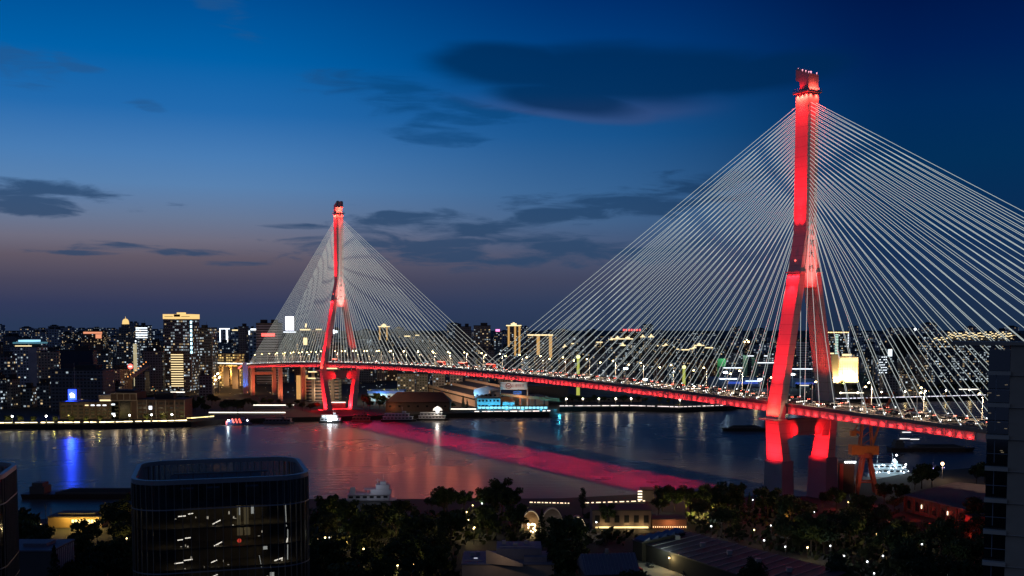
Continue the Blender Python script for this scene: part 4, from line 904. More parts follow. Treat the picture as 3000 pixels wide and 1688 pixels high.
# yellow lit viaduct pieces under the deck near the far pylon
for i_, (px0, px1, py, lab) in enumerate(((905, 930, 1089, 'short stacked yellow lit ramp left of the far pylon'), (958, 990, 1079, 'short yellow lit ramp just right of the far pylon leg'))):
    a = at(px0, py, 1120); b = at(px1, py, 1120); r = thing('ramp', lab, 'ramp', ((a.x+b.x)/2, 1120, FZ)); w = b.x-a.x; h = a.z-FZ
    mb = MB(); mb.box((0, 0, h-.6), (w, 9, 1.2)); mb.box((0, 0, (h-1.2)/2), (3, 4, h-1.2)); mb.build('slab', pier_m, r)
    mb = MB(); mb.box((0, -4.6, h), (w, .3, 1.2)); mb.box((-w*.1, -4.6, h-7), (w*.9, .3, 1.2)); mb.build('light_strip', goldw, r)
# approach viaduct that curves away at the left
r = thing('approach_viaduct', 'white lit approach viaduct joining the bridge at the far end', 'viaduct', (0, 0, 0))
pts = [P(S0-1, 0, 41.0), at(700, 1065, 1330), at(655, 1066, 1400), at(612, 1066, 1480)]
pts = [Vector((p.x, p.y, 0)) for p in pts]; zz = [zb(S0)+3.6, at(700, 1067, 1330).z, at(655, 1066, 1400).z, at(612, 1066, 1480).z]
mb = MB(); m2 = MB()
for i in range(3):
    p, q = Vector((pts[i].x, pts[i].y, zz[i])), Vector((pts[i+1].x, pts[i+1].y, zz[i+1])); mb.beam(p, q, 22, 1.6)
    e = (q-p).cross(Vector((0, 0, 1))).normalized()*11.1
    if e.y > 0: e = -e
    m2.beam(p+e+Vector((0, 0, 1.3)), q+e+Vector((0, 0, 1.3)), .5, 1.3)
mb.build('slab', kerb, r); m2.build('light_rail', glow('viaduct_rail_light', (.95, .95, .86), 1.6), r)
for px, d in ((722, 1270), (690, 1340), (664, 1390)):
    q = at(px, 1070, d); mb = MB(); mb.box((q.x, q.y, (q.z+FZ)/2-1), (8, 5, q.z-FZ-2)); mb.build('pier', pier_m, r)
    lamp('POINT', 'viaduct_light', (q.x+4, q.y-13, 14), (1, .55, .22), 7000, size=.5)
mb = MB(); q = at(720, 1062, 1245); mb.box((q.x, q.y, (q.z+FZ)/2), (6.4, 5, q.z-FZ)); mb.build('blue_lit_pier', mat('blue_lit_concrete', (.3, .33, .4), .8), r); lamp('SPOT', 'blue_pier_light', (q.x-3, q.y-16, 8), (.08, .3, 1), 24000, (q.x, q.y, 30), .5, 80, .7)
m2 = MB()
for k in range(6): m2.ball((at(700+k*6, 1074, 1290).x, 1300-k*12, at(700, 1074, 1290).z), .9)
m2.build('red_lamp', redg, r)
r, w, t, h = low(640, 705, 1036, 1400, 20, windows('amber_terrace_facade', (.16, .11, .06), 3, 3.4, .55, 1, 2.0, .7, .5, warmc=(1, .66, .22)), 'market_hall', 'hall with many amber terrace lights beyond the viaduct'); lamp('POINT', 'hall_light', r.location+Vector((0, -14, 20)), (1, .55, .15), 12000, size=.8); part(r, 'roof', slate, ((0, 0, h+.4), (w+1, t+1, .8)))

# promenade with its light rail, lamps and trees on the far bank
def shore_pts(px0, px1, n):
    out = []
    for i in range(n+1):
        px = px0 + (px1-px0)*i/n
        for (xa, ya), (xb, yb) in zip(FARSHORE, FARSHORE[1:]):
            if xa <= px <= xb: out.append(ground(px, ya+(yb-ya)*(px-xa)/(xb-xa))); break
    return out
def light_rail(px0, px1, label, color, es, dy=2.5, z=5.6, n=24, hgt=.7):
    r = thing('promenade_rail', label, 'railing', (0, 0, 0)); mb = MB(); m2 = MB(); ps = shore_pts(px0, px1, n)
    for p, q in zip(ps, ps[1:]):
        p, q = p+Vector((0, dy, z)), q+Vector((0, dy, z)); d = (q-p); L = d.length; k = 0; d.normalize()
        while k < L-1.2:
            m2.beam(p+d*k, p+d*(k+min(3.2+2*TR.random(), L-k)), .25, hgt*(.5+.7*TR.random())); k += 4.2+2.2*TR.random()
        mb.beam(p+Vector((0, 0, -1.1)), q+Vector((0, 0, -1.1)), .3, 1.0)
    mb.build('wall', kerb, r); m2.build('light_strip', glow('rail_light_'+str(len(MATS)), color, es), r); return ps
pr = light_rail(-60, 545, 'warm white light rail along the left promenade', (1, .80, .42), 5.0); light_rail(545, 625, 'yellow lit rail and planter by the left landing', (1, .82, .3), 3.0, z=7.5, n=6)
light_rail(1390, 1612, 'pinkish lit quay edge in front of the cyan office', (1, .80, .72), 2.2, n=10); light_rail(1640, 2125, 'thin pale light line on the quay left of the near pylon', (1, .84, .8), 1.6, n=18); light_rail(2165, 2890, 'pale light line along the far quay seen under the right cables', (.86, .84, 1), 1.8, n=20)
for i_, (px0, px1, py, d) in enumerate(((612, 836, 1211, 960), (742, 862, 1187, 1010), (965, 1012, 1179, 1020), (1310, 1395, 1213, 1000), (500, 541, 1149, 1010), (2080, 2135, 1150, 1300), (2810, 2868, 1142, 1310), (2460, 2530, 1165, 1240))):
    a, b = at(px0, py, d), at(px1, py, d); lab = ('long white light line over the ferry landing', 'pale light line behind the side span piers', 'short pale light line between the far pylon feet', 'bright light line beside the white pontoon', 'white light bar in the trees left of the landing', 'white light bar left of the near pylon', 'row of warm lights under a canopy at the right', 'pale light line right of the near pylon')[i_]
    r = thing('light_rail', lab, 'light rail', ((a.x+b.x)/2, d, FZ)); mb = MB(); w = b.x-a.x; h = max(1.2, a.z-FZ); mb.box((0, 0, h), (w, .5, .7)); mb.build('light_strip', glow('rail_white', (1, .93, .78), 2.6), r)
    mb = MB(); mb.box((0, .6, h/2), (w, .5, h)); mb.build('wall', kerb, r)
# lit promenade trees and lamps
for k, px in enumerate((8, 45, 84, 148, 196, 240, 281, 420, 470)):
    q = shore_pts(px, px+1, 1)[0]; o = tree('small', (q.x, q.y+9, FZ), 1.25, 'small tree lit yellow green from below on the left promenade', 'lit trees on the left promenade')
    lamp('POINT', 'tree_uplight', (q.x+.6, q.y+5.5, FZ+1.6), (1, .85, .22), 1100, size=.3)
def bank_lamp(q, h, m, label, group, power=0, c=(1, .8, .5)):
    r = thing('lamp_post', label, 'lamp post', q, 0, group); mb = MB(); mb.tube((0, 0, 0), (0, 0, h), .14, .09, n=5); mb.build('pole', steel, r); mb = MB(); mb.ball((0, 0, h+.4), .75, 8, 5); mb.build('lamp_globe', m, r)
    if power: lamp('POINT', 'lamp_post_light', (q[0], q[1]-1.2, q[2]+h), c, power, size=.5)
    return r
BL = []
for px in (1660, 1709, 1756, 1806, 1851, 1995, 2060): q = shore_pts(px, px+1, 1)[0]; BL.append(bank_lamp((q.x, q.y+7, FZ), 7.5, glow('quay_lamp_light', (1, .9, .7), 22), 'white globe lamp on the quay in front of the drab shed', 'globe lamps on the far quay', 1800))
for px in (30, 130, 330, 375, 440, 500): q = shore_pts(px, px+1, 1)[0]; BL.append(bank_lamp((q.x, q.y+4, FZ), 6.0, glow('promenade_lamp_light', (1, .95, .85), 22), 'white lamp on the left promenade', 'lamps on the left promenade', 0))
for px in (2220, 2310, 2470, 2520, 2590, 2660, 2720, 2780, 2850): q = shore_pts(px, px+1, 1)[0]; BL.append(bank_lamp((q.x, q.y+9, FZ), 6.5, glow('quay_lamp_light', (1, .9, .7), 22), 'lamp on the far quay under the right side cables', 'lamps on the right far quay', 1500, (1, .7, .25)))
for px in (190, 260, 330, 400, 470, 530): q = shore_pts(px, px+1, 1)[0]; lamp('POINT', 'promenade_light', (q.x, q.y+8, FZ+7), (1, .70, .38), 1500, size=.5)
# darker trees of the far bank
def bush(px0, px1, d0, d1, n, kinds, label, group, s=1.0):
    for k in range(n):
        px = px0 + (px1-px0)*(k+TR.random()*.8)/n; d = d0+(d1-d0)*TR.random(); q = at(px, 1100, d); tree(TR.choice(kinds), (q.x, d, FZ), s*(.8+.4*TR.random()), label, group)
bush(545, 735, 930, 1090, 16, ('round1', 'round2', 'round3'), 'dark tree in the grove left of the side span piers', 'grove left of the side span piers'); bush(745, 940, 985, 1060, 9, ('round2', 'round3'), 'dark tree under the far side span', 'trees under the far side span', .8)
bush(1055, 1130, 985, 1080, 6, ('round1', 'round2'), 'dark tree right of the far pylon foot', 'trees right of the far pylon'); bush(1290, 1385, 1000, 1030, 4, ('round2', 'cone'), 'dark tree in front of the terraced warehouse', 'trees before the terraced warehouse', .9)
bush(1640, 2140, 1075, 1095, 20, ('round2', 'round3', 'small'), 'tree on the far quay lawn left of the near pylon', 'trees on the far quay lawn', .85); bush(2160, 2890, 1240, 1300, 22, ('round1', 'round3', 'round2'), 'tree on the far quay seen through the right cables', 'trees on the right far quay')
bush(1070, 1180, 1180, 1230, 5, ('round3', 'small'), 'yellow lit tree behind the blue roofed shed', 'yellow lit trees behind the shed', .8)
for px in (1083, 1125, 1150, 1165): lamp('POINT', 'tree_uplight', at(px, 1132, 1172), (1, .9, .15), 2600, size=.4)
for px in (2430, 2490, 2560, 2620): lamp('POINT', 'tree_uplight', at(px, 1166, 1232), (1, .78, .12), 5000, size=.4)
for px in (1940, 1990): lamp('POINT', 'tree_uplight', at(px, 1186, 1070), (1, .6, .12), 3500, size=.4)
bush(100, 330, 930, 1000, 0, ('round3',), '', ''); bush(395, 545, 965, 1080, 12, ('round1', 'round2'), 'dark tree behind the dark brick dock building', 'trees behind the dock buildings')
# container yard with cold floodlights, right of middle
r, w, t, h = low(2090, 2235, 1108, 1390, 40, mat('yard_shed_blue', (.10, .16, .26), .6), 'yard_shed', 'blue grey yard shed under cold floodlights left of the near pylon'); part(r, 'light_strip', glow('cold_white_strip', (.7, .85, 1), 3.0), ((-w*.2, -t/2-.5, h-1), (w*.35, .6, 1.4)), ((w*.3, -t/2-.5, h-4), (w*.3, .5, .8))); part(r, 'blue_panel', glow('royal_blue_panel', (.03, .12, .9), .5), ((w*.1, -t/2-.5, h*.45), (w*.6, .4, 3)))
r, w, t, h = low(2330, 2392, 1112, 1370, 40, mat('yard_shed_blue', (.10, .16, .26), .6), 'yard_shed', 'blue lit shed seen between the near pylon legs'); part(r, 'blue_panel', glow('royal_blue_panel', (.03, .12, .9), .5), ((0, -t/2-.5, h*.5), (w, .4, 2.5))); part(r, 'light_strip', glow('warm_strip', (1, .85, .6), 1.6), ((-w*.1, -t/2-.6, h*.25), (w*.6, .5, .8)))
for k, (px, py, d) in enumerate(((1833, 1080, 1340), (2125, 1091, 1330), (2226, 1112, 1340), (2322, 1097, 1350), (1890, 1112, 1330))):
    q = at(px, py, d); r = thing('floodlight_mast', 'tall mast with a cold white floodlight in the yards behind the deck', 'floodlight', (q.x, d, FZ), 0, 'floodlight masts in the yards'); h = q.z-FZ
    mb = MB(); mb.tube((0, 0, 0), (0, 0, h), .35, .2, n=6); mb.build('mast', steel, r); mb = MB(); mb.box((0, -.6, h), (5.5, .8, 2.0)); mb.ball((0, -1, h), 1.5); mb.build('lamp_head', glow('floodlight_lens', (.75, .92, 1), 9), r); lamp('POINT', 'floodlight_light', (q.x, d-6, q.z+2), (.55, .8, 1), 9000, size=1); BL.append(r)
for k, (x0, x1, py, d, lab) in enumerate(((2118, 2176, 1077, 1450, 'white lit roof edge of a low terminal left of the near pylon'), (2190, 2255, 1042, 1560, 'white lit upper roof edge left of the near pylon'), (2218, 2268, 1062, 1500, 'bent white roof light against the near pylon leg'), (2320, 2380, 1080, 1420, 'white lit roof edge between the near pylon legs'))):
    r, w, t, h = low(x0, x1, py, d, 30, W['dark'], 'terminal_roof', lab); part(r, 'roof_light', glow('terminal_edge_light', (.85, .93, 1), 1.9), ((0, -t/2-.4, h-.5), (w, .6, 1.2)))
r, w, t, h = low(2100, 2170, 1051, 1620, 60, mat('green_lit_pitch', (.10, .30, .16), .8), 'sports_hall', 'dim green lit sports hall left of the near pylon'); lamp('POINT', 'hall_light', r.location+Vector((0, -44, h+6)), (.5, 1, .6), 26000, size=1)
for k, (px, py, d) in enumerate(((1694, 1064, 1180), (2004, 1078, 1200))):
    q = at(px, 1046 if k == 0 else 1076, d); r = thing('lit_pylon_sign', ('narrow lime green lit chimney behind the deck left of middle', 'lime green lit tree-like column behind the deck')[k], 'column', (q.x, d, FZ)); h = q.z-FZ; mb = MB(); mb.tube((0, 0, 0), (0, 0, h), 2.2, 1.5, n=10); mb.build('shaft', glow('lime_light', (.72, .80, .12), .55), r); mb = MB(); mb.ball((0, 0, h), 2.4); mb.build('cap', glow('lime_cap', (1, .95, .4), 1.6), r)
# orange road lights at the left
r = thing('sloping_road', 'sloping road strung with orange lamps at the left below a red round sign', 'road', tuple(at(394, 1100, 1180).xy)+(FZ,)); mb = MB(); s_ = 1180/F
mb.beam((-6, 0, 21), (8, 20, 35), 8, 1.0); mb.box((-6, 2, 11), (4, 4, 20)); mb.build('slab', kerb, r); mb = MB()
for k in range(8): mb.ball((-6+14*k/7, -4.4+20*k/7, 24+16*k/7), .65)
mb.build('lamp', glow('orange_road_lamp', (1, .36, .08), 2.2), r)
r = thing('round_sign', 'small round red illuminated sign at the left', 'sign', tuple(at(382, 1074, 1180).xy)+(FZ,)); zc = at(382, 1074, 1180).z-FZ; mb = MB(); mb.tube((0, -.3, zc), (0, .3, zc), 3.0, n=16); mb.build('face', redg, r); mb = MB(); mb.box((0, -.5, zc), (3.6, .2, 1.2)); mb.build('lettering', glow('sign_white_light', (1, .7, .65), 3), r); mb = MB(); mb.tube((0, .5, 0), (0, .5, zc), .4, n=6); mb.build('post', steel, r)
lamp('POINT', 'road_glow', at(632, 1112, 1240), (1, .45, .08), 26000, size=2); lamp('POINT', 'road_glow', at(395, 1104, 1160), (1, .4, .08), 9000, size=2)
r = thing('amber_lamp_cluster', 'cluster of amber street lamps at the foot of the viaduct', 'street lamp', tuple(at(628, 1110, 1240).xy)+(FZ,)); mb = MB(); r5 = random.Random(9)
for k in range(9): mb.ball((r5.uniform(-9, 9), r5.uniform(-3, 3), r5.uniform(9, 30)), .9)
mb.build('lamp', sodium, r); mb = MB()
for k in range(3): mb.tube((-6+6*k, 0, 0), (-6+6*k, 0, 28), .2, n=5)
mb.build('pole', steel, r)
# countless distant lights
mb = MB(); r6 = random.Random(31)
for k in range(2300):
    d = 1100 + 3200*r6.random()**1.6; px = r6.uniform(-40, 2950); q = at(px, 1000, d); z = FZ + r6.choice((5, 6, 8, 11)) ; s = d/3400*(.4+r6.random()**2)
    if d < 1250 and 1390 < px < 2150: continue
    mb.m = r6.choices((0, 1, 2, 3), (5, 4, 1, 1))[0]; mb.box((q.x, d, z), (s, s, s))
o = mb.build('distant_lights', [glow('far_warm_light', (1, .72, .38), 2.2), glow('far_white_light', (.7, .9, 1), 1.6), glow('far_orange_light', (1, .45, .12), 4), glow('far_green_light', (.4, 1, .7), 1.5)]); tag(o, 'scattered small street and shop lights across the far city', kind='stuff')

# ---------------------------------------------------------------- vessels
hullm = mat('dark_hull', (.022, .02, .02), .6); hullr = mat('brown_hull', (.055, .028, .02), .6); whitep = mat('white_ship_paint', (.55, .55, .55), .5); deckm = mat('ship_deck', (.10, .08, .07), .8)
def hull(mb, L, B, H, z=-1.0, bow=.14):
    lo = [(-L/2, -B/2*.9), (L/2-L*bow, -B/2*.9), (L/2-.4, 0), (L/2-L*bow, B/2*.9), (-L/2, B/2*.9)]; hi = [(-L/2-.6, -B/2), (L/2-L*bow*.8, -B/2), (L/2+L*.03, 0), (L/2-L*bow*.8, B/2), (-L/2-.6, B/2)]
    mb.hexa([(x, y, z) for x, y in lo], [(x, y, H) for x, y in hi])
def barge(px0, px1, pyw, name, label, flip=False, L=None, m=None, load=True):
    a, b = ground(px0, pyw), ground(px1, pyw); L = L or (b-a).length; r = thing(name, label, 'barge', ((a.x+b.x)/2, (a.y+b.y)/2, 0), math.pi if flip else 0); m = m or hullm
    mb = MB(); hull(mb, L, L*.17, 2.6); mb.build('hull', m, r)
    mb = MB(); mb.box((L*.06, 0, 3.0), (L*.64, L*.13, 1.0)); mb.build('hatch_coaming', deckm, r)
    if load: mb = MB(); mb.hexa([(x, y, 3.5) for x, y in ((-L*.24, -L*.06), (L*.36, -L*.06), (L*.36, L*.06), (-L*.24, L*.06))], [(x, y, 4.8) for x, y in ((-L*.16, -L*.02), (L*.28, -L*.02), (L*.28, L*.02), (-L*.16, L*.02))]); mb.build('cargo', mat('cargo_heap', (.04, .035, .03), .95, vs=1), r)
    mb = MB(); mb.box((-L*.40, 0, 4.4), (L*.11, L*.12, 3.6)); mb.box((-L*.40, 0, 7.0), (L*.08, L*.10, 1.8)); mb.build('wheelhouse', whitep if load is None else deckm, r)
    mb = MB(); mb.tube((-L*.40, 0, 7.8), (-L*.40, 0, 12), .12, n=5); mb.tube((L*.42, 0, 2.6), (L*.42, 0, 8), .12, n=5); mb.build('mast', steel, r); return r, L
barge(80, 470, 1458, 'cargo_barge', 'long low dark barge with a rusty side passing behind the glass building', m=hullr, flip=False); barge(2118, 2262, 1263, 'cargo_barge', 'dark loaded barge whose bow shows left of the near pylon', flip=True)
r, L = barge(2606, 2850, 1322, 'cargo_barge', 'long dark barge with white deckhouse lights right of the crane', m=hullr, load=True); mb = MB(); mb.box((-L*.34, -3, 9), (7, .4, .5)); mb.box((-L*.32, -3, 13.5), (6, .4, .5)); mb.box((-L*.22, -3, 8.6), (6, .4, .5)); mb.build('deck_light', glow('pale_deck_light', (.9, .85, .85), 1.6), r)
def ferry(px0, px1, pyw, name, label, decks, m, lights=None, glass=True, roofc=None, yaw=0.0, cat='boat', lp=.5):
    a, b = ground(px0, pyw), ground(px1, pyw); L = (b-a).length; B = min(9, L*.26); r = thing(name, label, cat, ((a.x+b.x)/2, (a.y+b.y)/2+B/2, 0), yaw)
    mb = MB(); hull(mb, L, B, 1.8); mb.build('hull', hullm if m is whitep else m, r); z = 1.8
    for k in range(decks):
        l = L*(.86-.16*k); mb = MB(); mb.box((-L*.03*k-L*.02, 0, z+1.35), (l, B*.82, 2.3)); mb.build('cabin', m, r)
        n = max(4, int(l/3)); mb = MB()
        for i in range(n): mb.box((-L*.03*k-L*.02-l/2+l*(i+.5)/n, -B*.41-.03, z+1.5), (l/n*.6, .1, 1.0))
        mb.build('window_row', (lights if (lights and k == decks-1) else winm), r)
        mb = MB(); mb.box((-L*.03*k-L*.02, 0, z+2.6), (l*1.04, B*.96, .22)); mb.build('deck_roof', roofc or m, r); z += 2.7
    mb = MB(); mb.box((L*.16, 0, z+1.0), (L*.1, B*.5, 2.0)); mb.tube((L*.1, 0, z), (L*.1, 0, z+6), .12, n=5); mb.build('wheelhouse', m, r); return r, L, B, z
boatl = glow('boat_window_light', (.75, .9, 1), 2.6); redp = mat('red_boat_paint', (.35, .05, .05), .5)
r, L, B, z = ferry(662, 735, 1246, 'ferry', 'small ferry with red stripes and a bright blue white bow lamp', 1, mat('blue_boat_paint', (.06, .08, .18), .5)); mb = MB()
for k in range(3): mb.beam((-L*.18+k*3.0, -B*.43, 1.9), (-L*.26+k*3.0, -B*.43, 5.6), .3, 1.4)
mb.build('red_stripe', glow('red_stripe_light', (1, .10, .06), 2.2), r); mb = MB(); mb.ball((-L*.4, -B*.45, 4.2), .8); mb.ball((L*.36, -B*.45, 4.2), .6); mb.build('lamp', white_bulb, r); mb = MB(); mb.box((-L*.48, 0, 2), (1.0, B, 3)); mb.build('stern_light', redg, r)
lamp('POINT', 'ferry_lamp_light', r.location+Vector((-L*.4, -B*.45-2, 5)), (.7, .85, 1), 2500, size=.4)
ferry(772, 858, 1243, 'excursion_boat', 'dark unlit excursion boat moored left of the far pylon', 1, mat('grey_boat_paint', (.10, .10, .11), .6))
r, L, B, z = ferry(935, 1002, 1240, 'ferry', 'ferry with blue white lit windows at the foot of the far pylon', 2, whitep, boatl); lamp('POINT', 'ferry_lamp_light', r.location+Vector((0, -B*.5-3, 5)), (.75, .9, 1), 4000, size=.4)
mb = MB(); mb.box((-L*.05, -B*.43, 3.2), (3.6, .1, 2.6)); mb.box((L*.2, -B*.43, 3.6), (3.6, .1, 1.0)); mb.build('lit_door', white_bulb, r)
ferry(1030, 1088, 1238, 'ferry', 'ferry lying in the red glow right of the far pylon foot', 2, redp)
ferry(1117, 1217, 1236, 'pontoon', 'long white two deck landing pontoon, the left one of the pair', 2, whitep, cat='pontoon'); r, L, B, z = ferry(1222, 1312, 1233, 'pontoon', 'white two deck pontoon carrying a brightly lit pavilion on its roof', 2, whitep, cat='pontoon')
mb = MB(); mb.prism([(L*.0, z+2), (L*.32, z+2), (L*.28, z+4), (L*.16, z+6), (L*.04, z+4)], lambda p: (p[0], -2.5, p[1]), lambda p: (p[0], 2.5, p[1])); mb.build('pavilion_roof', glow('lit_awning', (1, .9, .75), .5), r); mb = MB(); mb.ball((L*.16, -3.4, z+1.2), 1.0); mb.build('lamp', white_bulb, r); lamp('POINT', 'pavilion_light', r.location+Vector((L*.16, -6, z+4)), (1, .88, .75), 5000, size=.5)
# lit moored ships at the near right quay
r, L, B, z = ferry(2546, 2668, 1398, 'patrol_ship', 'pale grey ship crowded with bright white deck lights beside the crane', 2, mat('pale_grey_ship', (.36, .42, .46), .5)); r5 = random.Random(4)
mb = MB()
for k in range(22): mb.ball((r5.uniform(-L*.46, L*.44), -B*.5-.2, r5.uniform(2.2, 8.5)), .16+.32*r5.random()**2, 6, 4)
mb.ball((L*.12, -B*.3, 9.5), .75); mb.ball((L*.17, -B*.3, 12.5), .5); mb.build('deck_lights', white_bulb, r)['kind'] = 'stuff'
mb = MB(); mb.tube((-L*.27, 0, z), (-L*.24, 0, z+13), .14, .06, n=5); mb.tube((-L*.25, 0, z+6), (-L*.19, 0, z+6), .08, n=4); mb.build('mast', steel, r)
for x in (-.3, .12): lamp('POINT', 'ship_deck_light', r.location+Vector((L*x, -B*.5-5, 9)), (.7, .9, 1), 3600, size=.4)
r, L, B, z = ferry(2690, 2768, 1396, 'tour_boat', 'tour boat outlined by a string of violet lights', 1, mat('violet_boat_paint', (.14, .12, .2), .6)); mb = MB()
for k in range(15): mb.ball((-L*.48+L*.96*k/14, -B*.4, z+.6+math.sin(k*.45)*.9), .2, 6, 4)
mb.build('string_light', glow('violet_string_light', (.55, .5, 1), 5), r)
BL.append(bank_lamp(tuple(ground(2760, 1404, 4).xy)+(4,), 8.0, glow('orange_globe', (1, .55, .28), 30), 'orange globe lamp on the quay behind the violet lit boat', None, 3000, (1, .6, .3)))
# white passenger ship at the near quay
r, L, B, z = ferry(1000, 1172, 1494, 'passenger_ship', 'dim white passenger ship with a stepped bridge moored behind the park trees', 2, mat('dim_white_ship', (.30, .30, .33), .6), yaw=R(4))
mb = MB(); mb.box((-L*.32, 0, z+.8), (2.4, 2.4, 5)); mb.build('funnel', mat('dim_white_ship', (.3, .3, .33)), r); mb = MB(); mb.box((L*.16, 0, z+1.1), (L*.34, 5.6, 2.2)); mb.box((L*.19, 0, z+3.2), (L*.22, 4.6, 2.0)); mb.box((L*.19, 0, z+4.4), (L*.25, 5.2, .2)); mb.box((L*.20, 0, z+5.2), (L*.10, 3.2, 1.5)); mb.box((L*.02, 0, z+2.3), (L*.3, 5.8, .15)); mb.tube((L*.2, 0, z+5.8), (L*.2, 0, z+9.5), .2, .08, n=5); mb.box((L*.2, 0, z+8), (.3, 2.6, .25)); mb.tube((-L*.1, 1, z), (-L*.1, 1, z+2), .3, n=6); mb.tube((3, 0, z+3.8), (3, 0, z+7.5), .25, .1, n=5); mb.box((3, 0, z+6.4), (2.2, .3, .3)); mb.build('bridge_deck', mat('dim_white_ship', (.3, .3, .33)), r); lamp('POINT', 'ship_fill_light', r.location+Vector((2, -9, 12)), (.8, .85, 1), 900, size=.5)  # point light added in front of the ship to brighten it
# ---------------------------------------------------------------- curved glass office in front
def glass_mat(name, tint=(.012, .013, .014), mixf=.55):
    m = bpy.data.materials.new(name); m.use_nodes = True; t = NT(m.node_tree); out = t.n('ShaderNodeOutputMaterial')
    g = t.n('ShaderNodeBsdfGlossy'); g.inputs['Roughness'].default_value = .06; g.inputs['Color'].default_value = (.22, .22, .22, 1)
    tr = t.n('ShaderNodeBsdfTransparent'); tr.inputs['Color'].default_value = (.5, .5, .5, 1); mx = t.n('ShaderNodeMixShader'); mx.inputs[0].default_value = mixf
    tc = t.n('ShaderNodeTexCoord'); nz = t.n('ShaderNodeTexNoise'); nz.inputs['Scale'].default_value = .5; t.l(tc.outputs['Object'], nz.inputs['Vector']); bp = t.n('ShaderNodeBump'); bp.inputs['Strength'].default_value = .12; t.l(nz.outputs['Fac'], bp.inputs['Height']); t.l(bp.outputs[0], g.inputs['Normal'])
    t.l(g.outputs[0], mx.inputs[1]); t.l(tr.outputs[0], mx.inputs[2]); t.l(mx.outputs[0], out.inputs[0]); return m
curtain = glass_mat('curtain_glass'); bronze = mat('bronze_mullion', (.2, .19, .17), .5, metal=.4); rimm = mat('grey_rim_metal', (.24, .26, .30), .45, metal=.4); fin_m = mat('pale_fin_metal', (.34, .36, .42), .5); dk = mat('dark_interior', (.012, .012, .012), .9); inner = mat('office_interior', (.22, .19, .14), .9, vs=.7, var=.4); roofd = mat('roof_membrane', (.03, .034, .042), .8)
warmstrip = glow('ceiling_tube', (1, .93, .80), 3.2)
def rrect(hx, hy, r, n=9):
    out = []
    for cx, cy, a0 in ((hx-r, hy-r, 0), (-hx+r, hy-r, 90), (-hx+r, -hy+r, 180), (hx-r, -hy+r, 270)):
        for i in range(n): a = R(a0+90*i/(n-1)); out.append((cx+r*math.cos(a), cy+r*math.sin(a)))
    return out
def along(ring, step):
    pts = []; n = len(ring)
    for i in range(n):
        p, q = Vector(ring[i]), Vector(ring[(i+1) % n]); L = (q-p).length; k = max(1, round(L/step)) if L > step*.5 else 0
        if k == 0:
            pts.append((p, (q-p).normalized())); continue
        for j in range(k): pts.append((p.lerp(q, j/k), (q-p).normalized()))
    return pts
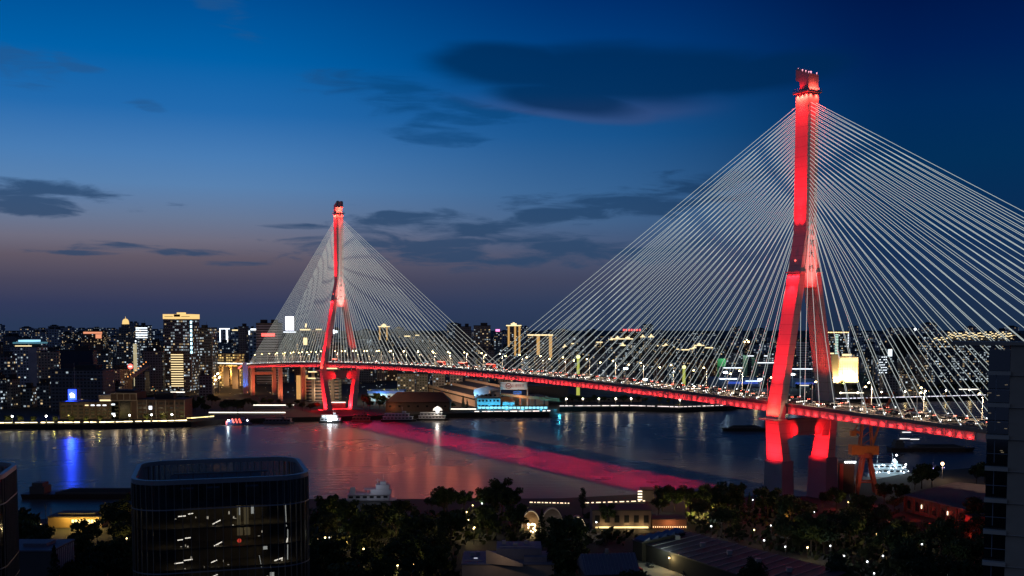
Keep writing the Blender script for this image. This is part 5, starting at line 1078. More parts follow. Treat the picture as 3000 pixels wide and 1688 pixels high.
def glass_office(name, label, loc, yaw, hx, hy, rad, top, floors=5, fh=4.0, lit=True):
    r = thing(name, label, 'office building', (loc[0], loc[1], 4.0), yaw); top -= 4.0; par = 5.6; n9 = rrect(hx, hy, rad)
    mb = MB(); inn = rrect(hx-.45, hy-.45, rad-.45); N = len(n9)
    mb.add([(x, y, top-par) for x, y in n9] + [(x, y, 0) for x, y in n9], [[i, (i+1) % N, N+(i+1) % N, N+i] for i in range(N)]); mb.build('curtain_wall', curtain, r)
    # parapet screen: panes with fins inside and a metal rim
    mb = MB(); mb.add([(x, y, top-.9) for x, y in n9] + [(x, y, top-par) for x, y in n9], [[i, (i+1) % N, N+(i+1) % N, N+i] for i in range(N)]); mb.build('parapet_screen', curtain, r)
    mb = MB(); o2, i2 = rrect(hx+.12, hy+.12, rad+.1), rrect(hx-.75, hy-.75, rad-.75)
    vs = [(x, y, z) for z in (top-.9, top) for x, y in o2] + [(x, y, z) for z in (top-.9, top) for x, y in i2]
    fs_ = []
    for i in range(N):
        j = (i+1) % N; fs_ += [[i, j, N+j, N+i], [2*N+i, 3*N+i, 3*N+j, 2*N+j], [N+i, N+j, 3*N+j, 3*N+i], [i, 2*N+i, 2*N+j, j]]
    mb.add(vs, fs_); mb.build('rim', rimm, r)
    mb = MB()
    for p, d in along(rrect(hx-.55, hy-.55, rad-.5), 1.7): mb.box((p.x, p.y, top-.9-(par-.9)/2), (.5, .14, par-.95), math.atan2(d.y, d.x)+math.pi/2)
    mb.build('screen_fin', fin_m, r)['kind'] = 'stuff'
    mb = MB(); mb.add([(x, y, top-par+.05) for x, y in inn], [list(range(N))]); mb.build('roof', roofd, r)
    mb = MB()
    for p, d in along(rrect(hx+.02, hy+.02, rad), 1.5): mb.box((p.x, p.y, (top-.9)/2), (.10, .34, top-.9), math.atan2(d.y, d.x))
    mb.build('mullion', bronze, r)['kind'] = 'stuff'
    mb = MB()
    for z in [top-par-.1] + [top-par-12.4-4*k for k in range(0, 8)]:
        a_, b_ = rrect(hx+.20, hy+.20, rad+.1), None
        mb.add([(x, y, z-.12) for x, y in a_]+[(x, y, z+.12) for x, y in a_], [[i, (i+1) % N, N+(i+1) % N, N+i] for i in range(N)])
    mb.build('transom', rimm, r)
    mb = MB(); f_in = rrect(hx-.3, hy-.3, rad-.3)
    for k in range(1, 9):
        z = top-par-fh*k; mb.hexa([(x, y, z-.25) for x, y in f_in], [(x, y, z+.1) for x, y in f_in])
    c_in = rrect(hx*.55, hy*.55, rad*.5); mb.hexa([(x, y, 0) for x, y in c_in], [(x, y, top-par-.2) for x, y in c_in]); mb.build('floor_slab', inner, r)
    # rooftop plant
    mb = MB(); mb.box((-1, hy*.25, top-par+1.6), (hx*1.1, hy*.7, 3.2)); mb.build('plant_room', mat('plant_room_grey', (.05, .055, .065), .8), r)
    mb = MB()
    for x in (-hx*.4, -hx*.1, hx*.35): mb.box((x, -hy*.32, top-par+1.2), (2.6, 2.4, 2.3))
    for k in range(7): mb.box((-hx*.5+k*hx*.17, -hy*.12, top-par+2.4), (.2, .2, 4.7))
    mb.box((0, -hy*.12, top-par+4.8), (hx*1.1, .4, .3)); mb.build('air_unit', mat('unit_grey', (.10, .11, .13), .6), r)
    return r, top, par
r, top, par = glass_office('glass_office', 'dark glass office with rounded corners and an open screened rooftop in front of the river', (-60.6, 212.5), R(16.7), 16.9, 15.6, 6.5, 57.6)
hy = 15.6; zt = top-par; F1 = mat('lit_room_wall', (.30, .24, .14), .8)
mb = MB()
for x, z, l, s_ in ((-7.6, zt-1.6, 1.4, .06), (-6.0, zt-1.2, .9, .15), (-1.2, zt-3.1, 1.5, .5), (-8.0, zt-6.2, 1.0, .1), (-6.6, zt-5.9, 1.0, .1), (-1.0, zt-7.4, 1.5, .5), (-8.3, zt-10.7, 1.6, .1), (-6.6, zt-10.2, 1.6, .1), (-1.8, zt-10.8, 1.1, .4), (-7.3, zt-14.6, 2.6, .35), (-1.6, zt-13.6, .8, .4), (-6.9, zt-15.4, 1.8, 0), (10.5, zt-11.2, 1.6, .3), (12.2, zt-7.5, .16, 5.5)):
    mb.beam((x-l/2, -hy+1.1, z-l*s_/2), (x+l/2, -hy+1.0, z+l*s_/2), .14, .16)
mb.build('ceiling_light', warmstrip, r)
mb = MB(); rr5 = random.Random(77); N_ = 0
for k in range(24): mb.box((rr5.uniform(-9, 11.5), -hy+.9, zt-rr5.uniform(.8, 15)), (.10+.3*rr5.random(), .1, .08+.5*rr5.random()**2))
mb.build('desk_lamp', glow('desk_lamp_light', (1, .9, .72), 1.3), r)['kind'] = 'stuff'
mb = MB()
for x, z, w_, h_ in ((3.0, zt-2.6, .7, 5.0), (4.4, zt-2.6, .9, 4.6), (3.2, zt-5.3, 1.1, 1.5), (4.6, zt-5.3, 1.1, 1.5)): mb.box((x, -hy+1.4, z), (w_, .1, h_))
mb.build('lit_stair_wall', glow('stair_wall_light', (1, .80, .42), .16), r)
mb = MB(); mb.box((5.6, -hy+1.1, zt-1.0), (.5, .1, 1.6)); mb.box((3.1, -hy+1.1, zt-1.2), (.3, .1, 1.5)); mb.beam((12.0, -hy+1.5, zt-.4), (12.15, -hy+1.5, zt-4.8), .14, .14); mb.beam((12.4, -hy+1.6, zt-5.4), (12.3, -hy+1.6, zt-11.5), .16, .16); mb.box((7.9, -hy+1.0, zt-8.6), (.9, .1, .9)); mb.beam((6.8, -hy+1, zt-10.2), (7.2, -hy+1, zt-12.6), .3, .1); mb.box((9.2, -hy+1.0, zt-15.2), (.8, .1, 3)); mb.build('lit_column', glow('pale_column_light', (.92, .95, .9), .9), r)
mb = MB(); mb.ball((3.0, -hy+1.0, zt-7.0), .42, 8, 5); mb.build('red_lantern', glow('red_lantern_light', (1, .08, .05), 1.6), r)
for x, k, pw in ((-13, 0, 7), (-8, 0, 8), (6.5, 0, 9), (-11, 1, 9), (-4.5, 0, 10), (3.6, 0, 26), (3.8, 1, 20), (9, 0, 12), (12.5, 1, 10), (-9, 2, 9), (6.5, 2, 14), (0, 2, 8), (12, 2, 9), (-3, 3, 8), (8, 3, 10)):
    z = zt - 4.0*k - 1.2; q = r.matrix_basis if False else Matrix.Translation(r.location) @ Matrix.Rotation(R(16.7), 4, 'Z'); lamp('POINT', 'office_fill_light', q @ Vector((x, -hy+3.2, z)), (1, .82, .5), pw*2.2, size=.3)  # added interior lights, brighten the floors behind the dark glass
glass_office('glass_office', 'second rounded dark glass office cut off at the left edge', (-111.6, 200), R(16.7), 12, 14, 8, 58.6)

# ---------------------------------------------------------------- tower at the right edge
r = thing('concrete_tower', 'dark concrete and glass apartment tower cut off at the right edge', 'apartment building', (46.4, 100, 4), R(-25.0)); tz = 85.3-4
conc = mat('tower_concrete', (.34, .29, .23), .85, vs=.6, var=.2, bump=.1); tg = glass_mat('tower_glass', mixf=.35)
mb = MB(); mb.box((1.9+1.05, 4.2, tz/2), (2.0, 8, tz)); mb.box((9.8, 4.2, tz/2), (2.2, 8, tz)); mb.build('column', conc, r)
mb = MB(); mb.box((1.0+.0, 4.6, tz/2-.3), (1.9, 7.4, tz-.8)); mb.box((6.3, 4.6, tz/2-.3), (4.8, 7.4, tz-.8)); mb.build('wall_core', dk, r)
mb = MB()
for x0, x1 in ((.05, 1.93), (3.97, 8.7)): mb.add([(x0, .55, 0), (x1, .55, 0), (x1, .55, tz-.4), (x0, .55, tz-.4)], [[0, 1, 2, 3]])
mb.build('glazing', tg, r)
mb = MB(); k = 0
while tz-2.75-3.12*k > 1:
    z = tz-2.75-3.12*k; mb = MB(); mb.box((.97, .2, z), (2.06, .9, .36)); mb.box((6.35, .2, z), (4.72, .9, .36)); mb.box((2.95, .1, z-.2), (2.0, .2, .05)); mb.build('floor_band', mat('floor_band_concrete', (.44, .40, .34), .8), r); k += 1
mb = MB(); k = 0
while tz-4-3.12*k > 1:
    z = tz-4-3.12*k
    for x in (.75, 5.4, 7.0): mb.box((x, .5, z), (.07, .12, 2.6))
    for x0, x1 in ((.1, 1.9), (4.0, 8.6)): mb.box(((x0+x1)/2, -.22, z-.35), (x1-x0, .05, .06))
    k += 1
mb.build('window_frame', rimm, r)
mb = MB()
for k, (x, w_) in enumerate(((4.4, .5), (4.6, .35), (4.3, .7), (4.5, .4), (4.4, .6))): mb.box((x, .48, tz-5.6-6.24*k*.93), (w_, .08, .16))
mb.build('ceiling_light', glow('flat_ceiling_light', (.95, .97, 1), 1.8), r); mb = MB(); mb.box((2.95, 4.2, tz+.1), (12.6, 8.6, .3)); mb.build('roof', conc, r)
mb = MB(); rr5 = random.Random(5)
for k in range(9): mb.box((rr5.uniform(.2, 1.8), .7, tz-rr5.uniform(3, 11)), (.25, .05, .07))
mb.build('room_light', glow('room_glint', (1, .8, .5), .7), r)['kind'] = 'stuff'

# ---------------------------------------------------------------- harbour crane and silo at the right
q = ground(2535, 1446, 4); s_ = q.y/F; zpx = lambda py: CAMH-4-(py-953)*s_
r = thing('harbour_crane', 'old rust red harbour crane on splayed legs standing behind the deck', 'crane', (q.x, q.y, 4)); om = mat('crane_orange', (.30, .11, .03), .7, vs=.8, var=.3); rm = mat('crane_rust', (.20, .045, .03), .75, vs=.8, var=.35)
zp = zpx(1335); mb = MB()
for x, y in ((-5.2, -3.5), (4.6, -3.5), (5.6, 3.5), (-4.2, 3.5)): mb.beam((x, y, 0), (x*.28, y*.5, zp), 1.3, 1.3)
for a, b, c, d, h in ((-5.2, -3.5, 4.6, -3.5, .32), (-4.2, 3.5, 5.6, 3.5, .32), (-5.2, -3.5, -4.2, 3.5, .32), (4.6, -3.5, 5.6, 3.5, .32)): mb.beam((a*.77, b*.84, zp*h), (c*.77, d*.84, zp*h), .6, .6)
mb.build('leg_frame', rm, r); mb = MB(); mb.tube((0, 0, zp-1), (0, 0, zp+1.5), 3.6, n=14); mb.build('slewing_ring', rm, r)
mb = MB(); mb.box((-1.2, 0, zpx(1319)), (13.0, 6, zpx(1306)-zpx(1331))); mb.box((-6.0, -.6, zpx(1318)), (4.2, 5.4, 4.8)); mb.build('machine_house', om, r)
mb = MB(); zt = zpx(1165)
for x, y in ((-3.2, -1.6), (2.8, -1.6), (-3.2, 1.6), (2.8, 1.6)): mb.beam((x, y, zpx(1306)), (x*.30, y*.5, zt), .6, .6)
for k in range(6):
    f = k/6; g_ = (k+1)/6; z0 = zpx(1306)*(1-f)+zt*f; z1 = zpx(1306)*(1-g_)+zt*g_; mb.beam((-3.2*(1-.7*f), -1.6, z0), (2.8*(1-.7*g_), -1.2, z1), .28, .28)
mb.build('mast_frame', om, r); mb = MB(); mb.beam((3.4, 0, zpx(1300)), (7.2, 0, zpx(1225)), .9, .9); mb.beam((7.2, 0, zpx(1225)), (13.0, 0, zpx(1148)), .8, .8); mb.beam((0, 0, zt), (13, 0, zpx(1148)), .22, .22); mb.build('jib', om, r)
mb = MB(); mb.beam((-3, 0, zpx(1270)), (-6.2, 0, zpx(1262)), .8, 1.2); mb.box((-6.6, 0, zpx(1270)), (2.4, 3, 2.6)); mb.beam((-4.6, 0, zpx(1245)), (-6.4, 0, zpx(1268)), .5, .5); mb.build('counterweight', om, r)
lamp('SPOT', 'crane_light', q+Vector((-14, -16, 3)), (1, .25, .10), 9000, q+Vector((0, 0, 24)), .6, 90, .8)
qs = ground(2478, 1446, 4); r = thing('silo', 'dark windowless silo block with white lamps along its top beside the crane', 'silo', (qs.x, qs.y, 4)); h = CAMH-4-(1358-953)*qs.y/F
mb = MB(); mb.box((0, 3, h/2), (7.6, 7, h)); mb.build('wall', mat('silo_wall', (.03, .022, .024), .8), r); mb = MB(); mb.box((-2.6, -.58, h/2-.2), (1.9, .12, h-.4)); mb.build('red_stripe', mat('silo_red', (.14, .02, .03), .7), r); mb = MB()
for k in range(6): mb.box((-.6+k*.95, -.6, h+.5), (.6, .5, .6))
mb.build('lamp', white_bulb, r); mb = MB(); mb.tube((-4.6, -1, 0), (-4.6, -1, h+3), .12, n=5); mb.tube((4.4, -1, 0), (4.4, -1, h+3), .12, n=5); mb.build('pole', steel, r)
lamp('POINT', 'silo_light', (qs.x+6, qs.y-3, 12), (.7, .85, 1), 700, size=.4)

# ---------------------------------------------------------------- riverside park
PARKED = []
def gp(px, py, z=4.0): return ground(px, py, z)
def plow(px0, px1, pyt, pyb, th, m, name, label, roof=None, yaw=0.0, gable=0.0, cat='building'):
    """low building by its front: pixel span, top and foot"""
    a, b = gp(px0, pyb), gp(px1, pyb); d = (a.y+b.y)/2; w = (px1-px0)/F*d; h = CAMH-4-(pyt-953)*d/F*1.0
    r = thing(name, label, cat, ((a.x+b.x)/2, d+th/2, 4), yaw); mb = MB(); mb.box((0, 0, h/2), (w, th, h)); mb.build('wall', m, r)
    mb = MB()
    if gable: mb.hexa([(-w/2-.6, -th/2-.6, h), (w/2+.6, -th/2-.6, h), (w/2+.6, th/2+.6, h), (-w/2-.6, th/2+.6, h)], [(-w/2-.6, -.15, h+gable), (w/2+.6, -.15, h+gable), (w/2+.6, .15, h+gable), (-w/2-.6, .15, h+gable)])
    else: mb.box((0, 0, h+.2), (w+.5, th+.5, .4))
    mb.build('roof', roof or slate, r); return r, w, th, h
greyroof = mat('blue_grey_roof', (.10, .11, .16), .7, vs=.5); palew = mat('pale_render', (.30, .24, .19), .85, vs=.4)
r, w, t, h = plow(140, 298, 1520, 1546, 10, mat('pavilion_wall', (.25, .18, .08), .7), 'riverside_pavilion', 'golden lit riverside pavilion glowing among trees at the left', cat='pavilion')
mb = MB(); n = 9
for k in range(n): mb.box((-w*.06+w*.54*(k+.5)/n, -t/2-.1, h*.48), (w*.54/n*.72, .2, h*.6))
mb.build('lit_window', glow('pavilion_window_light', (1, .74, .26), 2.6), r); mb = MB(); mb.box((0, 0, h+1.2), (w*.7, t*.6, .5)); mb.tube((-w*.6, -2, 0), (-w*.6, -2, h+5), .1, n=4); mb.tube((-w*.54, 0, 0), (-w*.54, 0, h+3), .1, n=4); mb.build('upper_roof', slate, r)
mb = MB(); mb.ball((w*.47, -t/2-1, h*.5), 1.0); mb.build('lamp', glow('pavilion_lamp', (1, .72, .3), 10), r)
for x in (-.1, .15, .42): lamp('POINT', 'pavilion_light', r.location+Vector((w*x, -t/2-4, 4.5)), (1, .62, .14), 2200, size=.5)
r, w, t, h = plow(-20, 155, 1622, 1760, 16, mat('louvre_wall', (.05, .055, .065), .7), 'louvred_annex', 'low annex with blue grey flat roofs and a louvred side at the lower left corner', roof=greyroof)
mb = MB()
for k in range(12): mb.box((w*.5+.1, -t/2+t*(k+.5)/12, h*.5), (.2, t/12*.4, h*.96))
mb.build('louvre', fin_m, r); mb = MB(); mb.box((w*.1, 0, h+.9), (w*.4, t*.4, 1.0)); mb.build('roof_hatch', greyroof, r)
r, w, t, h = plow(1735, 1908, 1500, 1550, 14, mat('drab_villa_wall', (.11, .085, .075), .85), 'park_hall', 'long drab hall in the park with a warm light strip along its foot'); part(r, 'light_strip', glow('warm_foot_light', (1, .72, .30), 1.7), ((0, -t/2-.7, .8), (w*.9, .3, .6))); part(r, 'window', winm, *[((-w/2+w*(k+.5)/6, -t/2-.05, h*.55), (w/6*.5, .2, h*.4)) for k in range(6)])
for x in (-.3, .1, .35): lamp('POINT', 'hall_foot_light', r.location+Vector((w*x, -t/2-2, 1.5)), (1, .66, .26), 420, size=.3)
r, w, t, h = plow(1910, 2012, 1527, 1550, 9, mat('bar_wall', (.18, .09, .05), .8), 'park_restaurant', 'small restaurant with red brown walls and string lights right of the drab hall'); part(r, 'string_light', glow('string_bulb_light', (1, .62, .3), 3), *[((-w/2+w*(k+.5)/16, -t/2-.6, h*.25), (.35, .3, .3)) for k in range(16)]); lamp('POINT', 'restaurant_light', r.location+Vector((0, -t/2-3, 3)), (1, .45, .2), 900, size=.4)
r, w, t, h = plow(1882, 1916, 1440, 1470, 8, palew, 'quay_kiosk', 'plain box shaped kiosk at the end of the red light band'); part(r, 'striped_light', glow('striped_sign_light', (1, .80, .55), 2.4), *[((-w/2-1.2, -t/2, 1+k*1.3), (2.0, .4, .5)) for k in range(int(h/1.3))])
# lit quay edge
r = thing('quay_rail', 'warm lit railing along the quay edge of the park', 'railing', (0, 0, 4)); mb = MB(); m2 = MB()
for px0, px1, y0, y1 in ((1552, 1668, 1480, 1483), (1712, 1890, 1482, 1476)):
    a, b = gp(px0, y0), gp(px1, y1); mb.beam((a.x, a.y, .6), (b.x, b.y, .6), .3, 1.2)
    for k in range(26):
        if (k*7) % 5 < 3: p = a.lerp(b, k/26); q2 = a.lerp(b, (k+.9)/26); m2.beam((p.x, p.y-.3, 1.4), (q2.x, q2.y-.3, 1.4), .25, .4)
mb.build('wall', kerb, r); m2.build('light_strip', glow('quay_strip_light', (1, .74, .48), 2.0), r)
# arched pergolas outlined with lights
ribm = mat('arch_membrane', (.26, .19, .15), .8)
for k, (px, py, hw, hh, lab) in enumerate(((1556, 1562, 28, 66, 'tall arched pergola whose foot is filled with bright warm light'), (1618, 1566, 34, 78, 'tall dark arched shell beside the brightly lit pergola'), (1692, 1562, 24, 48, 'round arch outlined with warm fairy lights'))):
    c = gp(px, py); s2 = c.y/F; r = thing('arched_shell', lab, 'pergola', (c.x, c.y, 4)); mb = MB(); m2 = MB(); A_ = [(hw*s2*math.cos(math.pi*i/14), hh*s2*math.sin(math.pi*i/14)**.8) for i in range(15)]
    for (x0, z0), (x1, z1) in zip(A_, A_[1:]):
        mb.hexa([(x0, 0, z0), (x1, 0, z1), (x1, 6, z1*.96), (x0, 6, z0*.96)], [(x0*.95, 0, z0*.95), (x1*.95, 0, z1*.95), (x1*.95, 6, z1*.91), (x0*.95, 6, z0*.91)]); m2.beam((x0, -.2, z0), (x1, -.2, z1), .18, .18)
    mb.add([(0, 5.2, 0)] + [(x*.93, 5.2, z*.93) for x, z in A_], [[0, i+1, i+2] for i in range(14)]); mb.build('shell', ribm, r); m2.build('edge_light', glow('arch_edge_light_'+str(k), (1, .78, .48), (.45, .12, .9)[k]), r)
    if k != 1:
        mb = MB(); rr5 = random.Random(k)
        for i in range(16): mb.ball((rr5.uniform(-.6, .6)*hw*s2, -.5, rr5.uniform(.5, 4.0)), .22+.2*rr5.random(), 6, 4)
        mb.build('lamp', glow('arch_lamp_light', (1, .78, .42), 7), r); lamp('POINT', 'arch_light', (c.x, c.y-2.5, 6.5), (1, .70, .30), 1500 if k == 0 else 500, size=.4)
# long dark roof and the buildings at the bottom edge
def roofquad(name, label, pts, z0, z1, m, wallm, cat='building'):
    """hall given by the four roof corners (pixel and height)"""
    c = [ground(px, py, z) for px, py, z in pts]; r = thing(name, label, cat, (0, 0, 0)); mb = MB(); mb.hexa([tuple(p) for p in c], [(p.x, p.y, p.z+.35) for p in c]); mb.build('roof', m, r)
    mb = MB(); mid = sum(c, Vector())/4; k = [p.lerp(mid, .03) for p in c]; mb.hexa([(p.x, p.y, 3.5) for p in k], [(p.x, p.y, p.z-.01) for p in k]); mb.build('wall', wallm, r); return r, c
r, c = roofquad('long_shed', 'long unlit shed roof running diagonally across the park to the lower right', [(1850, 1582, 10), (1985, 1552, 13), (2480, 1680, 13), (2320, 1740, 10)], 10, 13, mat('dark_sheet_roof', (.018, .019, .032), .6, vs=.8), dk)
for k in range(16):
    mb = MB(); p = c[0].lerp(c[3], .04+.06*k); q2 = c[1].lerp(c[2], .04+.06*k); mb.beam(p+Vector((0, 0, .42)), q2+Vector((0, 0, .42)), .18, .2); mb.build('roof_seam', rimm, r)
for k in range(5):
    mb = MB(); p = c[0].lerp(c[3], .15+.17*k).lerp(c[1].lerp(c[2], .15+.17*k), .55); mb.box(p+Vector((0, 0, 1.0)), (1.6, 1.6, 1.4)); mb.build('roof_vent', mat('vent_metal', (.22, .23, .25), .5), r)
r, c = roofquad('sawtooth_workshop', 'dark workshop with a row of tilted blue roof lights left of the long shed', [(1852, 1584, 10.5), (1985, 1556, 13.5), (2010, 1562, 13.5), (1880, 1592, 10.5)], 10, 13, mat('dark_sheet_roof', (.018, .019, .032), .6), dk)
mb = MB()
for k in range(5): p = c[0].lerp(c[1], .05+.19*k); q2 = c[3].lerp(c[2], .05+.19*k); e = (c[1]-c[0])*.13; mb.hexa([p+Vector((0, 0, .5)), p+e+Vector((0, 0, .5)), q2+e+Vector((0, 0, .5)), q2+Vector((0, 0, .5))], [p+Vector((0, 0, .6)), p+e+Vector((0, 0, 1.5)), q2+e+Vector((0, 0, 1.5)), q2+Vector((0, 0, .6))])
mb.build('roof_light', mat('blue_roof_glass', (.03, .05, .14), .35), r)
r, w, t, h = plow(1352, 1625, 1662, 1730, 18, palew, 'beige_house', 'house with a beige side wall and blue grey roofs at the bottom edge', roof=greyroof); r['label'] = 'house with a beige gable wall and blue grey flat roofs at the bottom edge'
mb = MB(); mb.hexa([(-w*.24, -t*.5, h+.4), (-w*.21, -t*.5, h+.4), (w*.16, -t*.5-4, h+.4), (w*.13, -t*.5-4, h+.4)], [(-w*.24, -t*.5, h+4.6), (-w*.21, -t*.5, h+4.6), (w*.16, -t*.5-4, h+1.2), (w*.13, -t*.5-4, h+1.2)]); mb.build('side_wall', palew, r)
mb = MB(); mb.box((w*.12, 2, h+2.2), (w*.5, t*.6, 3.6)); mb.box((w*.3, -t*.3, h+1.2), (w*.25, 3, 1.6)); mb.build('upper_block', greyroof, r); part(r, 'roof_vent', mat('vent_metal', (.22, .23, .25), .5), ((-w*.05, 3, h+4.6), (1.2, 1.2, 1.2)), ((w*.08, 1, h+4.4), (1.6, 1.0, .9)), ((w*.2, 4, h+4.5), (1.0, 1.0, 1.0)), ((-w*.4, 2, h+1.0), (1.4, 1.0, 1.1)), ((-w*.34, 4, h+.9), (1.0, 1.4, 1.0))); part(r, 'roof_pipe', mat('vent_metal', (.22, .23, .25), .5), ((w*.1, -t*.1, h+4.2), (w*.4, .2, .2)), ((-w*.38, -t*.3, h+.6), (w*.2, .2, .2))); part(r, 'skylight', glow('pale_skylight', (.8, .85, 1), .7), ((-w*.36, -t*.1, h+.5), (1.2, .8, .1)), ((-w*.2, -t*.2, h+.5), (1.6, .8, .1)))
lamp('POINT', 'yard_lamp_light', r.location+Vector((-w*.1, -t*.5-8, h+5)), (1, .72, .48), 500, size=.4)
r, w, t, h = plow(1710, 1865, 1690, 1760, 16, mat('slate_wall', (.06, .065, .08), .85), 'gabled_house', 'grey gabled house with a standing seam roof and chimney at the bottom edge', roof=greyroof, gable=4.6, yaw=R(6)); part(r, 'chimney', palew, ((-w*.02, 0, h+5.0), (1.0, 1.0, 2.0)))
mb = MB()
for k in range(15): mb.beam((-w/2+w*k/14, -t/2-.55, h+.12), (-w/2+w*k/14, -.2, h+4.72), .12, .12)
mb.build('roof_seam', rimm, r)['kind'] = 'stuff'
pl = [gp(1815, 1652), gp(1985, 1645), gp(2060, 1690), gp(2080, 1800), gp(1850, 1800)]
mb = MB(); mb.add([(p.x, p.y, 4.02) for p in pl], [[0, 1, 2, 3, 4]]); tag(mb.build('paved_yard', mat('paving', (.16, .14, .12), .85, vs=.5), None), 'pale paved yard among the trees at the bottom edge', kind='structure'); lamp('POINT', 'yard_lamp_light', gp(1930, 1668)+Vector((0, 0, 8)), (.75, .85, .6), 2200, size=.4)
# parked cars and rooftop gear in the yard
for i, (px, py, a) in enumerate(((1842, 1668, 10), (1862, 1672, 12), (1905, 1660, 95), (1958, 1662, 88), (2010, 1682, 70))):
    o = copy_tree(protos[(i*2+1) % 4]); o.location = gp(px, py)+Vector((0, 0, .03)); o.rotation_euler = (0, 0, R(a)); o['label'] = ('black' if (i*2+1) % 4 == 1 else 'red') + ' car parked in the paved yard' + ('' if i > 2 else (' beside the gabled house')); o['group'] = 'cars parked in the yard'; PARKED.append(o)
    for c in list(KIDS[o.name]):
        if not c.name.startswith('body'): c.data = c.data.copy(); c.data.materials[0] = mat('unlit_lens', (.25, .24, .23), .2, var=0)
# brick warehouse lit red
r, c = roofquad('brick_warehouse', 'red lit brick warehouse with arched windows under a broad dull roof at the right', [(2648, 1452, 11), (2890, 1510, 11), (2905, 1425, 17), (2800, 1414, 17)], 11, 17, mat('dull_metal_roof', (.10, .078, .085), .65, vs=.5, var=.2), mat('red_brick', (.15, .055, .04), .85, vs=.6))
e = (c[1]-c[0]); L_ = e.length; e.normalize(); nrm = Vector((e.y, -e.x, 0)); nrm = -nrm if nrm.y > 0 else nrm
mid = sum(c, Vector())/4; k0 = c[0].lerp(mid, .03); k1 = c[1].lerp(mid, .03); e2 = (k1-k0)
for k in range(9):
    mb = MB(); p = k0 + e2*((k+.5)/9) + nrm*.1; p.z = 0; wv = e*(L_/9*.2); prof = [(-1, 5.5), (1, 5.5), (1, 8.6), (.6, 9.2), (0, 9.5), (-.6, 9.2), (-1, 8.6)]
    mb.hexa([p+wv*x+Vector((0, 0, z)) for x, z in prof], [p+nrm*.12+wv*x+Vector((0, 0, z)) for x, z in prof]); mb.build('arched_window', winm, r)
mb = MB()
for k in range(10): p = k0 + e2*(k/9) + nrm*.3; mb.box((p.x, p.y, 7.2), (.9, .6, 7.0), math.atan2(e.y, e.x))
mb.build('brick_pier', MATS['red_brick'], r); mb = MB()
for k in (2, 5): p = k0 + e2*((k+.1)/9)+nrm*.5; mb.box((p.x, p.y, 8), (.4, .2, 1.6))
mb.build('wall_lamp', glow('warm_wall_lamp', (1, .8, .5), 3), r)
for k in range(4): p = k0 + e2*((k+.5)/4)+nrm*9; lamp('POINT', 'red_garden_light', (p.x, p.y, 6.2), (1, .07, .04), 260, size=.4)
for px, py, pw in ((2790, 1560, 900), (2850, 1580, 1400), (2740, 1545, 700), (2620, 1545, 500), (2870, 1600, 1200), (2560, 1480, 300), (2440, 1490, 350)): lamp('POINT', 'red_garden_light', gp(px, py)+Vector((0, -1, 2.2)), (1, .05, .03), pw, size=.4)
r, w, t, h = plow(2846, 2895, 1520, 1562, 6, mat('red_stall_wall', (.35, .04, .03), .7), 'red_stall', 'small stall with a red fascia and pale front at the foot of the concrete tower'); part(r, 'pale_front', mat('pale_front', (.5, .46, .46), .7), ((0, -t/2-.1, h*.35), (w*.9, .2, h*.5)))

# trees of the park
PARKZONES = [(-200, 150, 'by the left edge office'), (150, 400, 'below the golden pavilion'), (400, 930, 'behind the glass office'), (930, 1190, 'by the passenger ship'), (1190, 1400, 'right of the passenger ship'), (1400, 1540, 'left of the bright pergola'), (1540, 1740, 'around the arched pergolas'), (1740, 1920, 'below the drab hall'), (1920, 2120, 'near the golden lit tree'), (2120, 2330, 'near the orange lit tree'), (2330, 2500, 'left of the crane foot'), (2500, 2680, 'in front of the crane'), (2680, 3300, 'below the brick warehouse')]
def pz(px): return next((n for a, b, n in PARKZONES if a <= px < b), 'in the park')
KN = {'round1': 'big broad tree', 'round2': 'dark rounded tree', 'round3': 'spreading olive tree', 'tall': 'tall narrow tree', 'cone': 'pointed conifer', 'small': 'small tree'}
def ptree(px, py, kind, s, label=None):
    q = gp(px, py); zone_ = pz(px); dep = 'quayside' if py < 1512 else ('mid park' if py < 1600 else 'front row')
    return tree(kind, q, s, label or f'{dep} {KN[kind]} {zone_}', 'dark trees of the riverside park')
def clear(px, py):
    for x0, x1, y0, y1 in ((1730, 2015, 1500, 1560), (1530, 1720, 1500, 1570), (1340, 1640, 1600, 1760), (1700, 1990, 1600, 1760), (1850, 1990, 1560, 1740), (90, 330, 1500, 1625), (985, 1180, 1490, 1540), (2640, 2900, 1400, 1545)):
        if x0 < px < x1 and y0 < py < y1: return False
    if 1985 <= px < 2480 and 1545 + (px-1985)*.2586 < py < 1745: return False
    return True
